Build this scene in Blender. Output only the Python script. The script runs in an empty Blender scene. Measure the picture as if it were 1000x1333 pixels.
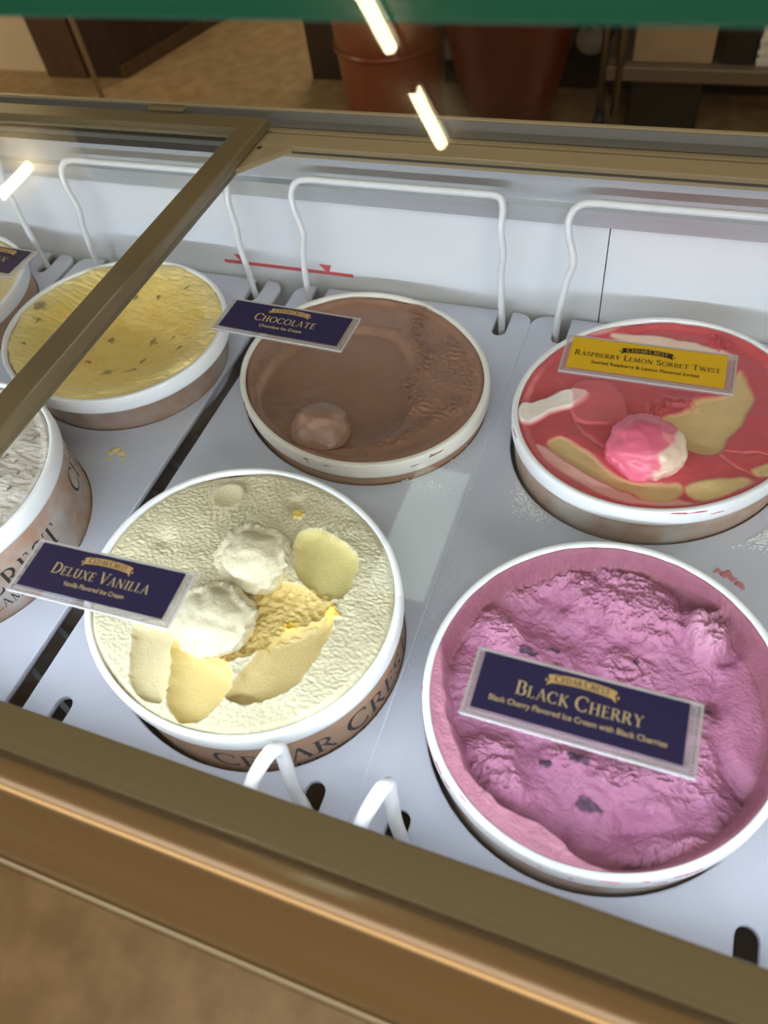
import bpy, bmesh, math, random
import numpy as np
from mathutils import Matrix, Vector, Quaternion

random.seed(7); RNG = np.random.default_rng(7)
scene = bpy.context.scene
C = scene.collection

# ------------------------------------------------------------------ camera, world, light, exposure
CZ = 1.52                                     # camera height over the shop floor
FPX = 990.32                                  # focal length in pixels of the 1000 x 1333 frame
RM = np.array([[0.934243, 0.202851, -0.293329],
               [0.337224, -0.770121, 0.541473],
               [-0.116060, -0.604785, -0.787886]])
cam_d = bpy.data.cameras.new('camera'); cam = bpy.data.objects.new('camera', cam_d); C.objects.link(cam)
cam_d.sensor_fit = 'HORIZONTAL'; cam_d.sensor_width = 36.0; cam_d.lens = FPX / 1000 * 36.0
cam_d.clip_start = 0.01; cam_d.clip_end = 60
cam_d.dof.use_dof = True; cam_d.dof.focus_distance = 0.66; cam_d.dof.aperture_fstop = 9.3
mw = Matrix.Identity(4)
for i in range(3):
    mw[i][0] = RM[i, 0]; mw[i][1] = -RM[i, 1]; mw[i][2] = -RM[i, 2]
mw[2][3] = CZ
cam.matrix_world = mw
scene.camera = cam
vs = scene.view_settings
vs.view_transform = 'Standard'; vs.look = 'None'; vs.gamma = 1.0; vs.exposure = 0.0; vs.use_curve_mapping = False

world = bpy.data.worlds.new('World'); scene.world = world; world.use_nodes = True
world.node_tree.nodes['Background'].inputs[0].default_value = (1.0, 0.93, 0.82, 1)
world.node_tree.nodes['Background'].inputs[1].default_value = 0.25

def area_light(name, loc, direction, sx, sy, power, col):
    d = bpy.data.lights.new(name, 'AREA'); d.shape = 'RECTANGLE'; d.size = sx; d.size_y = sy
    d.energy = power; d.color = col
    o = bpy.data.objects.new(name, d); C.objects.link(o); o.location = loc
    o.rotation_euler = Vector(direction).to_track_quat('-Z', 'Y').to_euler()
    return o
# LED strip under the near rail of the cabinet, aimed across the tubs
LED_POWER = 4.5
area_light('led_strip_light', (-0.30, 0.0812, CZ - 0.4045), (0, 0.98, 0.18), 1.7, 0.008, LED_POWER, (0.78, 0.85, 1.0))
# unseen fill lights added at ceiling height, clear of the glass reflections
area_light('ceiling_fill_light', (-0.30, -0.45, CZ + 1.335), (0, 0, -1), 3.0, 0.8, 26, (1.0, 0.95, 0.89))
area_light('ceiling_fill_light', (2.30, 2.30, CZ + 1.335), (0, 0, -1), 1.0, 1.0, 40, (1.0, 0.84, 0.62))
area_light('ceiling_fill_light', (-1.90, 5.30, CZ + 1.335), (0, 0, -1), 1.0, 1.0, 50, (1.0, 0.84, 0.62))
area_light('ceiling_fill_light', (-4.60, 1.00, CZ + 1.335), (0, 0, -1), 1.0, 1.0, 45, (1.0, 0.84, 0.62))
area_light('ceiling_fill_light', (1.70, -2.00, CZ + 1.335), (0, 0, -1), 1.0, 1.0, 40, (1.0, 0.86, 0.64))

# ------------------------------------------------------------------ pixel helpers (direction from the photo, depth from the thing it touches)
def ray(px, py):
    q = np.array([(px - 500) / FPX, (py - 666.5) / FPX, 1.0])
    return RM @ q
def at_h(px, py, h):                          # h metres below the camera
    d = ray(px, py); d = d * (h / -d[2]); return Vector((d[0], d[1], CZ - h))
def at_y(px, py, y):
    d = ray(px, py); d = d * (y / d[1]); return Vector((d[0], d[1], CZ + d[2]))

# ------------------------------------------------------------------ materials
def lin(r, g, b):
    f = lambda c: ((c / 255 + 0.055) / 1.055) ** 2.4 if c > 10.3 else c / 255 / 12.92
    return (f(r), f(g), f(b), 1.0)
def mat(name, col, rough=0.5, metal=0.0, vary=0.0, vscale=8.0, bump=0.0, bscale=60.0, col2=None, coat=0.0, spec=0.5, emit=None, attr=None, stretch=None, sss=0.0):
    m = bpy.data.materials.new(name); m.use_nodes = True
    nt = m.node_tree; b = nt.nodes['Principled BSDF']
    b.inputs['Base Color'].default_value = col
    b.inputs['Roughness'].default_value = rough; b.inputs['Metallic'].default_value = metal
    b.inputs['Coat Weight'].default_value = coat; b.inputs['Coat Roughness'].default_value = 0.08
    b.inputs['Specular IOR Level'].default_value = spec
    if sss:
        b.inputs['Subsurface Weight'].default_value = sss
        b.inputs['Subsurface Radius'].default_value = (1.0, 0.7, 0.45); b.inputs['Subsurface Scale'].default_value = 0.006
    tc = nt.nodes.new('ShaderNodeTexCoord'); co = tc.outputs['Object']
    if stretch:
        mp = nt.nodes.new('ShaderNodeMapping'); mp.inputs['Scale'].default_value = stretch
        nt.links.new(co, mp.inputs[0]); co = mp.outputs[0]
    src = None
    if attr:
        a = nt.nodes.new('ShaderNodeVertexColor'); a.layer_name = attr; src = a.outputs[0]
        nt.links.new(src, b.inputs['Base Color'])
    if vary > 0:
        n = nt.nodes.new('ShaderNodeTexNoise'); n.inputs['Scale'].default_value = vscale; n.inputs['Detail'].default_value = 6
        nt.links.new(co, n.inputs['Vector'])
        r = nt.nodes.new('ShaderNodeMapRange'); r.inputs[1].default_value = 0.35; r.inputs[2].default_value = 0.65
        nt.links.new(n.outputs[0], r.inputs[0])
        mx = nt.nodes.new('ShaderNodeMix'); mx.data_type = 'RGBA'
        c2 = col2 if col2 else tuple(c * (1 - vary) for c in col[:3]) + (1,)
        if src is not None:
            mx.blend_type = 'MULTIPLY'; nt.links.new(src, mx.inputs[6]); mx.inputs[7].default_value = (1 - vary, 1 - vary, 1 - vary, 1)
        else:
            mx.inputs[6].default_value = col; mx.inputs[7].default_value = c2
        nt.links.new(r.outputs[0], mx.inputs[0]); nt.links.new(mx.outputs[2], b.inputs['Base Color'])
    if bump > 0:
        n = nt.nodes.new('ShaderNodeTexNoise'); n.inputs['Scale'].default_value = bscale; n.inputs['Detail'].default_value = 8
        nt.links.new(co, n.inputs['Vector'])
        bp = nt.nodes.new('ShaderNodeBump'); bp.inputs['Strength'].default_value = bump; bp.inputs['Distance'].default_value = 0.002
        nt.links.new(n.outputs[0], bp.inputs['Height']); nt.links.new(bp.outputs[0], b.inputs['Normal'])
    if emit:
        b.inputs['Emission Color'].default_value = emit[0]; b.inputs['Emission Strength'].default_value = emit[1]
    return m
def glass_mat(name, tint, f0=0.03, f1=0.55, rough=0.0, haze=0.0, hazecol=(1, 1, 1, 1)):
    m = bpy.data.materials.new(name); m.use_nodes = True; nt = m.node_tree
    for n in list(nt.nodes): nt.nodes.remove(n)
    out = nt.nodes.new('ShaderNodeOutputMaterial')
    tr = nt.nodes.new('ShaderNodeBsdfTransparent'); tr.inputs[0].default_value = tint
    gl = nt.nodes.new('ShaderNodeBsdfGlossy'); gl.inputs['Roughness'].default_value = rough
    lw = nt.nodes.new('ShaderNodeLayerWeight'); lw.inputs[0].default_value = 0.5
    pw = nt.nodes.new('ShaderNodeMath'); pw.operation = 'POWER'; pw.inputs[1].default_value = 4.0
    ma = nt.nodes.new('ShaderNodeMath'); ma.operation = 'MULTIPLY_ADD'; ma.inputs[1].default_value = f1; ma.inputs[2].default_value = f0
    mx = nt.nodes.new('ShaderNodeMixShader')
    nt.links.new(lw.outputs['Facing'], pw.inputs[0]); nt.links.new(pw.outputs[0], ma.inputs[0]); nt.links.new(ma.outputs[0], mx.inputs[0])
    base = tr.outputs[0]
    if haze:
        df = nt.nodes.new('ShaderNodeBsdfDiffuse'); df.inputs[0].default_value = hazecol
        m2 = nt.nodes.new('ShaderNodeMixShader'); m2.inputs[0].default_value = haze
        nt.links.new(base, m2.inputs[1]); nt.links.new(df.outputs[0], m2.inputs[2]); base = m2.outputs[0]
    nt.links.new(base, mx.inputs[1]); nt.links.new(gl.outputs[0], mx.inputs[2]); nt.links.new(mx.outputs[0], out.inputs[0])
    return m

M = {}
M['beige'] = mat('beige_painted_metal', lin(116, 102, 72), 0.32, 0.0, 0.12, 3, coat=0.3, stretch=(0.3, 4, 4))
M['beige2'] = mat('light_beige_metal', lin(166, 148, 112), 0.3, 0.0, 0.12, 3, coat=0.3, stretch=(0.3, 4, 4))
M['brown_rail'] = mat('bronze_coated_rail', lin(148, 120, 82), 0.28, 0.35, 0.15, 2.5, coat=0.5, stretch=(0.3, 4, 4))
M['dark_groove'] = mat('dark_track', lin(50, 42, 30), 0.5)
M['steel'] = mat('brushed_liner_steel', lin(204, 208, 212), 0.32, 0.4, 0.10, 6, bump=0.05, bscale=40, stretch=(0.3, 6, 6))
M['lipsteel'] = mat('grey_lip_metal', lin(146, 146, 142), 0.3, 0.3, 0.12, 5, stretch=(0.3, 6, 6))
M['liner'] = mat('white_liner_plastic', lin(236, 238, 242), 0.35, 0, 0.05, 5, bump=0.12, bscale=18)
M['panel'] = mat('white_polyethylene', lin(205, 209, 224), 0.33, 0, 0.05, 14, bump=0.1, bscale=30)
M['wire'] = mat('white_coated_wire', lin(238, 238, 238), 0.28, 0, 0.06, 60, coat=0.3)
M['well'] = mat('dark_well', lin(40, 40, 50), 0.55)
M['wellbar'] = mat('grey_well_bar', lin(150, 150, 156), 0.5)
M['rim'] = mat('white_tub_rim', lin(246, 247, 248), 0.38, 0, 0.04, 30)
M['rimring'] = mat('creamy_tub_rim', lin(240, 235, 224), 0.4, 0, 0.06, 30)
M['carton'] = mat('brown_carton', lin(176, 140, 112), 0.6, 0, 0.18, 25, bump=0.15, bscale=120)
M['carton_frost'] = mat('frosted_brown_carton', lin(170, 132, 106), 0.65, 0, 0.5, 30, bump=0.3, bscale=140, col2=lin(186, 178, 172))
M['print'] = mat('black_print', lin(40, 34, 34), 0.6)
M['frost'] = mat('frost', lin(235, 236, 236), 0.7, bump=0.4, bscale=300)
M['navy'] = mat('navy_card', lin(33, 25, 84), 0.4)
M['mustard'] = mat('mustard_card', lin(234, 192, 2), 0.5)
M['gold'] = mat('gold_print', lin(214, 196, 158), 0.5)
M['goldrib'] = mat('gold_ribbon_print', lin(214, 182, 128), 0.5)
M['darkprint'] = mat('dark_print', lin(40, 28, 16), 0.5)
M['red'] = mat('red_line_print', lin(214, 96, 100), 0.5)
M['floor'] = mat('tan_concrete_floor', lin(172, 144, 102), 0.42, 0, 0.35, 14, bump=0.05, bscale=30, col2=lin(150, 122, 82))
M['acrylic'] = glass_mat('clear_acrylic', (0.9, 0.9, 0.92, 1), 0.06, 0.4, 0.05, 0.22, (0.85, 0.85, 0.88, 1))
M['acrylic_edge'] = glass_mat('acrylic_edge', (0.85, 0.85, 0.87, 1), 0.1, 0.4, 0.1, 0.6, (0.9, 0.9, 0.92, 1))
M['lidglass'] = glass_mat('lid_glass', (0.95, 0.965, 0.96, 1), 0.022, 0.5)
M['guardglass'] = glass_mat('guard_glass', (0.97, 0.98, 0.975, 1), 0.022, 0.45)
M['green'] = mat('green_glass_edge', lin(10, 88, 66), 0.6, spec=0.2)
M['tube'] = mat('lamp_tube', (1, 1, 1, 1), 0.5, emit=((1.0, 0.9, 0.6, 1), 45.0))
M['lamp_panel'] = mat('lamp_diffuser', (1, 1, 1, 1), 0.5, emit=((0.80, 1.0, 0.90, 1), 4.0))
M['led'] = mat('led_diffuser', (1, 1, 1, 1), 0.5, emit=((0.86, 0.93, 1.0, 1), 6.0))
M['ceiling'] = mat('ceiling_paint', lin(150, 138, 120), 0.9)
M['wallpaint'] = mat('tan_wall_paint', lin(240, 218, 180), 0.8, 0, 0.06, 2)
M['whitewall'] = mat('off_white_wall_paint', lin(214, 204, 182), 0.7, 0, 0.08, 2)
M['darkwood'] = mat('dark_brown_wood', lin(58, 36, 22), 0.4, 0, 0.4, 4, stretch=(8, 8, 0.6))
M['midwood'] = mat('brown_wood', lin(96, 68, 42), 0.4, 0, 0.3, 4, stretch=(8, 8, 0.6))
M['bin'] = mat('brown_plastic_bin', lin(140, 66, 30), 0.3, 0, 0.25, 3, coat=0.3)
M['bin2'] = mat('dark_red_brown_bin', lin(86, 28, 10), 0.3, 0, 0.25, 3, coat=0.3)
M['chrome'] = mat('chrome_post', lin(150, 140, 122), 0.25, 0.9)
M['greymetal'] = mat('grey_shelf_metal', lin(116, 104, 86), 0.4, 0.4)
M['cardboard'] = mat('cardboard', lin(168, 142, 110), 0.8, 0, 0.1, 10)
M['black'] = mat('black_plastic', lin(30, 28, 28), 0.4)
M['paper'] = mat('white_paper', lin(225, 220, 210), 0.7)
M['edge_strip'] = mat('grey_edge_strip', lin(170, 158, 132), 0.5)
M['nose_glint'] = mat('gold_nose_highlight', lin(236, 196, 140), 0.35, 0.2)  # pale gold colour of the painted highlight on the rail nose
M['rubber'] = mat('black_rubber', lin(24, 22, 22), 0.7)

# ------------------------------------------------------------------ object helpers
def link(o): C.objects.link(o); return o
def thing(name, label, cat, loc=(0, 0, 0), group=None):
    o = bpy.data.objects.new(name, None); link(o); o.location = loc; o.empty_display_size = 0.05
    o['label'] = label; o['category'] = cat
    if group: o['group'] = group
    return o
def tag(o, label, cat, group=None):
    o['label'] = label; o['category'] = cat
    if group: o['group'] = group
    return o
def struct(o): o['kind'] = 'structure'; return o
def smooth(me, on=True, ang=None):
    me.polygons.foreach_set('use_smooth', [on] * len(me.polygons))
class MB:
    def __init__(s): s.bm = bmesh.new()
    def box(s, x0, x1, y0, y1, z0, z1):
        vs_ = [s.bm.verts.new((x, y, z)) for z in (z0, z1) for y in (y0, y1) for x in (x0, x1)]
        for f in ((0, 2, 3, 1), (4, 5, 7, 6), (0, 1, 5, 4), (2, 6, 7, 3), (0, 4, 6, 2), (1, 3, 7, 5)):
            s.bm.faces.new([vs_[i] for i in f])
        return s
    def prism(s, pts, axis, a, b):            # pts 2-D closed outline, extruded along axis from a to b
        def P(p, t):
            return {'x': (t, p[0], p[1]), 'y': (p[0], t, p[1]), 'z': (p[0], p[1], t)}[axis]
        A = [s.bm.verts.new(P(p, a)) for p in pts]; B = [s.bm.verts.new(P(p, b)) for p in pts]
        n = len(pts)
        for i in range(n): s.bm.faces.new([A[i], A[(i + 1) % n], B[(i + 1) % n], B[i]])
        s.bm.faces.new(A[::-1]); s.bm.faces.new(B)
        return s
    def tube(s, pts, r, n=10, cap=True):
        pts = [Vector(p) for p in pts]; rings = []; prev = None
        for i, p in enumerate(pts):
            t = (pts[min(i + 1, len(pts) - 1)] - pts[max(i - 1, 0)]).normalized()
            if prev is None:
                u = t.orthogonal().normalized()
            else:
                u = (prev - t * prev.dot(t)).normalized()
            prev = u; v = t.cross(u); rr = r[i] if isinstance(r, (list, tuple)) else r
            rings.append([s.bm.verts.new(p + (u * math.cos(2 * math.pi * k / n) + v * math.sin(2 * math.pi * k / n)) * rr) for k in range(n)])
        for a, b in zip(rings, rings[1:]):
            for k in range(n): s.bm.faces.new([a[k], a[(k + 1) % n], b[(k + 1) % n], b[k]])
        if cap: s.bm.faces.new(rings[0][::-1]); s.bm.faces.new(rings[-1])
        return s
    def lathe(s, prof, n=96, close=False, c=(0, 0, 0)):
        rings = [[s.bm.verts.new((c[0] + r * math.cos(2 * math.pi * k / n), c[1] + r * math.sin(2 * math.pi * k / n), c[2] + z)) for k in range(n)] for r, z in prof]
        prs = list(zip(rings, rings[1:])) + ([(rings[-1], rings[0])] if close else [])
        for a, b in prs:
            for k in range(n): s.bm.faces.new([a[k], a[(k + 1) % n], b[(k + 1) % n], b[k]])
        return s
    def bevel(s, w, seg=2):
        bmesh.ops.bevel(s.bm, geom=list(s.bm.edges), offset=w, segments=seg, affect='EDGES', profile=0.5, clamp_overlap=True); return s
    def build(s, name, m, parent=None, sm=False, local=True):
        bmesh.ops.recalc_face_normals(s.bm, faces=s.bm.faces)
        me = bpy.data.meshes.new(name)
        if parent is not None and local:
            off = Vector(parent.location)
            for v in s.bm.verts: v.co -= off
        s.bm.to_mesh(me); s.bm.free()
        if sm: smooth(me)
        o = bpy.data.objects.new(name, me); link(o)
        if m is not None: me.materials.append(M[m] if isinstance(m, str) else m)
        if parent is not None: o.parent = parent
        return o
def sharp_smooth(o, deg=35):
    bm = bmesh.new(); bm.from_mesh(o.data)
    for e in bm.edges:
        if len(e.link_faces) == 2 and e.calc_face_angle(0) > math.radians(deg): e.smooth = False
    for f in bm.faces: f.smooth = True
    bm.to_mesh(o.data); bm.free(); return o
def spline_pts(pts, n=8):                      # Catmull-Rom through control points
    P = [Vector(p) for p in pts]; P = [P[0] * 2 - P[1]] + P + [P[-1] * 2 - P[-2]]; out = []
    for i in range(1, len(P) - 2):
        for k in range(n):
            t = k / n
            out.append(0.5 * ((2 * P[i]) + (P[i + 1] - P[i - 1]) * t + (2 * P[i - 1] - 5 * P[i] + 4 * P[i + 1] - P[i + 2]) * t * t + (3 * P[i] - P[i - 1] - 3 * P[i + 1] + P[i + 2]) * t ** 3))
    out.append(P[-2]); return out
def flat_curve_mesh(name, loops, extrude, bevel=0.0):    # 2-D outline with holes -> slab mesh
    cu = bpy.data.curves.new(name + '_tmp', 'CURVE'); cu.dimensions = '2D'; cu.fill_mode = 'BOTH'
    for lp in loops:
        sp = cu.splines.new('POLY'); sp.points.add(len(lp) - 1); sp.use_cyclic_u = True
        for p, q in zip(sp.points, lp): p.co = (q[0], q[1], 0, 1)
    cu.extrude = extrude; cu.bevel_depth = bevel; cu.bevel_resolution = 1
    o = bpy.data.objects.new(name + '_tmp', cu); link(o)
    bpy.context.view_layer.update()
    me = bpy.data.meshes.new_from_object(o.evaluated_get(bpy.context.evaluated_depsgraph_get()))
    bpy.data.objects.remove(o); bpy.data.curves.remove(cu); me.name = name
    return me

# ------------------------------------------------------------------ noise
PERM = RNG.permutation(512)
def perlin(x, y, seed=0):
    xi = np.floor(x).astype(int); yi = np.floor(y).astype(int); xf = x - xi; yf = y - yi
    def g(ix, iy, dx, dy):
        h = PERM[(PERM[(ix + seed * 37) % 512] + iy) % 512] / 512 * 2 * np.pi
        return np.cos(h) * dx + np.sin(h) * dy
    u = xf ** 3 * (xf * (xf * 6 - 15) + 10); v = yf ** 3 * (yf * (yf * 6 - 15) + 10)
    a = g(xi, yi, xf, yf) * (1 - u) + g(xi + 1, yi, xf - 1, yf) * u
    b = g(xi, yi + 1, xf, yf - 1) * (1 - u) + g(xi + 1, yi + 1, xf - 1, yf - 1) * u
    return (a * (1 - v) + b * v) * 1.4
def fbm(x, y, o=4, seed=0, gain=0.5):
    s = 0; a = 1
    for i in range(o): s = s + a * perlin(x * 2 ** i, y * 2 ** i, seed + i); a *= gain
    return s
def ridged(x, y, o=3, seed=0):
    s = 0; a = 1
    for i in range(o): s = s + a * (1 - 2 * np.abs(perlin(x * 2 ** i, y * 2 ** i, seed + i))); a *= 0.5
    return s
def sstep(a, b, x):
    t = np.clip((x - a) / (b - a), 0, 1); return t * t * (3 - 2 * t)
def poly_sdf(X, Y, P):                         # negative inside
    P = chaikin(np.asarray(P)); d = np.full(X.shape, 1e9); inside = np.zeros(X.shape, bool)
    for i in range(len(P)):
        a = P[i]; b = P[(i + 1) % len(P)]; e = b - a
        wx = X - a[0]; wy = Y - a[1]; t = np.clip((wx * e[0] + wy * e[1]) / (e @ e + 1e-12), 0, 1)
        d = np.minimum(d, (wx - e[0] * t) ** 2 + (wy - e[1] * t) ** 2)
        c = (a[1] > Y) != (b[1] > Y)
        inside ^= c & (X < (b[0] - a[0]) * (Y - a[1]) / (b[1] - a[1] + 1e-12) + a[0])
    return np.sqrt(d) * np.where(inside, -1, 1)
def line_dist(X, Y, P):
    P = np.asarray(P); d = np.full(X.shape, 1e9)
    for a, b in zip(P, P[1:]):
        e = b - a; wx = X - a[0]; wy = Y - a[1]; t = np.clip((wx * e[0] + wy * e[1]) / (e @ e + 1e-12), 0, 1)
        d = np.minimum(d, (wx - e[0] * t) ** 2 + (wy - e[1] * t) ** 2)
    return np.sqrt(d)

# ------------------------------------------------------------------ lettering: a roman capital stroke alphabet with serifs
def arc(cx, cy, rx, ry, a0, a1, n=14):
    return [(cx + rx * math.cos(math.radians(a0 + (a1 - a0) * i / n)), cy + ry * math.sin(math.radians(a0 + (a1 - a0) * i / n))) for i in range(n + 1)]
TK, TN = 0.15, 0.06
def glyphs():
    G = {}
    st = lambda x: ([(x, 0), (x, 1)], TK)
    sf = lambda x, y, w=0.17: ([(x - w, y), (x + w, y)], 0.05)
    G['A'] = (0.80, [([(0.1, 0), (0.4, 1)], TN), ([(0.40, 1.02), (0.72, 0)], TK), ([(0.2, 0.33), (0.6, 0.33)], 0.05), sf(0.1, .02, .12), sf(0.72, .02, .14)])
    G['B'] = (0.66, [st(.14), sf(.1, .02, .1), sf(.1, .98, .1), (([(.14, .97)] + arc(.32, .75, .22, .22, 90, -90) + [(.14, .53)]), 'a'), (([(.14, .53)] + arc(.34, .28, .26, .25, 90, -90) + [(.14, .03)]), 'a')])
    G['C'] = (0.78, [(arc(.45, .5, .40, .48, 50, 310, 24), 'a'), ([(.71, .88), (.71, .7)], 0.06), ([(.71, .12), (.71, .26)], 0.05)])
    G['D'] = (0.82, [st(.14), sf(.1, .02, .1), sf(.1, .98, .1), (([(.14, .97), (.3, .97)] + arc(.3, .5, .44, .47, 90, -90, 20) + [(.14, .03)]), 'a')])
    G['E'] = (0.60, [st(.14), sf(.1, .02, .1), ([(.02, .98), (.52, .98)], .06), ([(.1, .02), (.56, .02)], .06), ([(.14, .52), (.44, .52)], .06), ([(.51, .98), (.51, .84)], .06), ([(.55, .02), (.55, .17)], .06), ([(.44, .43), (.44, .61)], .05)])
    G['H'] = (0.86, [st(.16), st(.70), sf(.16, .02), sf(.16, .98), sf(.70, .02), sf(.70, .98), ([(.16, .52), (.7, .52)], .06)])
    G['I'] = (0.34, [st(.17), sf(.17, .02), sf(.17, .98)])
    G['K'] = (0.78, [st(.16), sf(.16, .02), sf(.16, .98), ([(.18, .45), (.62, .98)], TN), ([(.3, .58), (.72, .0)], TK), sf(.62, .98, .13), sf(.72, .02, .1)])
    G['L'] = (0.60, [st(.16), sf(.16, .02), sf(.16, .98), ([(.16, .02), (.56, .02)], .06), ([(.55, .02), (.55, .2)], .06)])
    G['M'] = (1.0, [([(.14, 0), (.19, 1)], TN), ([(.19, 1), (.5, .05)], TK), ([(.5, .05), (.8, 1)], TN), ([(.80, 1), (.86, 0)], TK), sf(.14, .02, .12), sf(.86, .02, .15), sf(.14, .98, .08), sf(.85, .98, .08)])
    G['N'] = (0.88, [([(.14, 0), (.14, 1)], TN), ([(.14, 1), (.74, 0)], TK), ([(.74, 0), (.74, 1)], TN), sf(.14, .02, .13), sf(.11, .98, .1), sf(.74, .98, .13)])
    G['O'] = (0.92, [(arc(.46, .5, .40, .48, 90, 450, 30), 'a')])
    G['P'] = (0.62, [st(.14), sf(.14, .02), sf(.1, .98, .1), (([(.14, .97), (.28, .97)] + arc(.3, .72, .26, .25, 90, -90) + [(.14, .47)]), 'a')])
    G['R'] = (0.74, [st(.14), sf(.14, .02), sf(.1, .98, .1), (([(.14, .97), (.28, .97)] + arc(.3, .74, .25, .23, 90, -90) + [(.14, .51)]), 'a'), ([(.34, .52), (.70, .0)], TK)])
    G['S'] = (0.58, [([(.50, .84)] + arc(.29, .74, .2, .23, 40, 250, 12) + arc(.29, .27, .22, .24, 75, -140, 14), 'a'), ([(.50, .78), (.50, .96)], .05), ([(.08, .05), (.08, .24)], .05)])
    G['T'] = (0.74, [st(.37), sf(.37, .02), ([(.03, .98), (.71, .98)], .06), ([(.05, .98), (.03, .8)], .06), ([(.69, .98), (.71, .8)], .06)])
    G['U'] = (0.84, [([(.16, 1), (.16, .35)] + arc(.42, .33, .26, .33, 180, 360, 14) + [(.68, 1)], 'a'), sf(.16, .98), sf(.68, .98, .13)])
    G['V'] = (0.80, [([(.1, 1), (.42, 0)], TK), ([(.42, 0), (.70, 1)], TN), sf(.1, .98, .13), sf(.70, .98, .12)])
    G['W'] = (1.16, [([(.1, 1), (.36, 0)], TK), ([(.36, 0), (.60, 1)], TN), ([(.56, 1), (.82, 0)], TK), ([(.82, 0), (1.06, 1)], TN), sf(.1, .98, .12), sf(.57, .98, .1), sf(1.06, .98, .12)])
    G['X'] = (0.82, [([(.1, 1), (.70, 0)], TK), ([(.1, 0), (.68, 1)], TN), sf(.1, .98, .11), sf(.68, .98, .11), sf(.1, .02, .11), sf(.7, .02, .12)])
    G['Y'] = (0.78, [([(.1, 1), (.4, .48)], TK), ([(.4, .48), (.68, 1)], TN), ([(.4, .5), (.4, 0)], TK), sf(.1, .98, .11), sf(.68, .98, .11), sf(.4, .02)])
    G['&'] = (0.8, [([(.7, .0), (.2, .75)] + arc(.33, .82, .14, .15, 180, -40, 10) + arc(.3, .25, .24, .26, 110, 330, 12) + [(.66, .5)], 0.09)])
    return G
GLY = glyphs()
def stroke_quads(pts, w):
    P = [Vector((p[0], p[1])) for p in pts]; out = []; L = []; Rr = []
    for i, p in enumerate(P):
        t = P[min(i + 1, len(P) - 1)] - P[max(i - 1, 0)]; t = t.normalized() if t.length > 1e-9 else Vector((1, 0))
        ww = (TN + (TK - TN) * abs(t.y) ** 1.3) if w == 'a' else w
        n = Vector((-t.y, t.x)) * ww / 2; L.append(p + n); Rr.append(p - n)
    for i in range(len(P) - 1): out.append([L[i], L[i + 1], Rr[i + 1], Rr[i]])
    return out
def serif_text(words, caps=1.28, gap=0.12, space=0.42):
    quads = []; x = 0
    for wi, w in enumerate(words.split(' ')):
        for i, ch in enumerate(w):
            s = caps if i == 0 else 1.0; wd, strokes = GLY[ch]
            for pts, wt in strokes:
                for q in stroke_quads(pts, wt): quads.append([Vector((x + v.x * s, v.y * s)) for v in q])
            x += wd * s + gap
        x += space
    x -= space + gap
    return quads, x
def quads_mesh(name, quads, fn):
    vs_ = []; fs = []
    for q in quads:
        b = len(vs_); vs_ += [fn(v) for v in q]; fs.append((b, b + 1, b + 2, b + 3))
    me = bpy.data.meshes.new(name); me.from_pydata(vs_, [], fs); return me
def child_mesh(name, me, m, parent):
    o = bpy.data.objects.new(name, me); link(o); me.materials.append(M[m] if isinstance(m, str) else m); o.parent = parent; return o
def sans_mesh(name, text, width, cx, cy, z):
    cu = bpy.data.curves.new(name + '_tmp', 'FONT'); cu.body = text; cu.align_x = 'CENTER'; cu.resolution_u = 3; cu.offset = 0.012
    o = bpy.data.objects.new(name + '_tmp', cu); link(o); bpy.context.view_layer.update()
    me = bpy.data.meshes.new_from_object(o.evaluated_get(bpy.context.evaluated_depsgraph_get()))
    bpy.data.objects.remove(o); bpy.data.curves.remove(cu)
    xs = [v.co.x for v in me.vertices]; s = width / (max(xs) - min(xs)); m0 = (max(xs) + min(xs)) / 2
    for v in me.vertices: v.co = ((v.co.x - m0) * s, (v.co.y - 0.35) * s * 1.08, 0); v.co += Vector((cx, cy, z))
    me.name = name; return me

# ================================================================== THE ROOM
def room():
    struct(MB().box(-6, 4, -4, 8, -0.05, 0).build('floor', 'floor'))
    struct(MB().box(-6, 4, -4, 8, CZ + 1.36, CZ + 1.42).build('ceiling', 'ceiling'))
    # wall behind the serving side, right of the passage
    yb = 3.36
    struct(MB().box(-1.60, 4, yb, yb + 0.12, 0.0, CZ + 1.36).build('wall_back', 'whitewall'))
    struct(MB().box(-1.58, 4, yb - 0.015, yb, 0.0, 0.09).build('baseboard_back', 'darkwood'))
    struct(MB().box(-1.74, -1.60, yb - 0.03, yb + 0.15, 0.0, CZ + 1.36).build('trim_1', 'darkwood'))
    # left side of the passage
    struct(MB().box(-6, -3.19, 3.30, 3.42, 0, CZ + 1.36).build('wall_left', 'wallpaint'))
    struct(MB().box(-3.19, -2.95, 3.24, 3.44, 0, CZ + 1.36).build('trim_2', 'midwood'))
    p = [(-2.95, 3.26), (-2.74, 3.26), (-2.46, 4.30), (-2.46, 8), (-2.95, 8)]
    struct(MB().prism(p, 'z', 0.0, CZ + 1.36).build('wall_passage', 'darkwood'))
    q = [(-2.74, 3.255), (-2.722, 3.255), (-2.442, 4.30), (-2.442, 8), (-2.46, 8), (-2.46, 4.30)]
    struct(MB().prism(q, 'z', 0.0, 0.06).build('baseboard_passage', 'midwood'))
    struct(MB().box(-6, 4, 7.9, 8.0, 0, CZ + 1.36).build('wall_passage_end', 'wallpaint'))
room()

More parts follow.
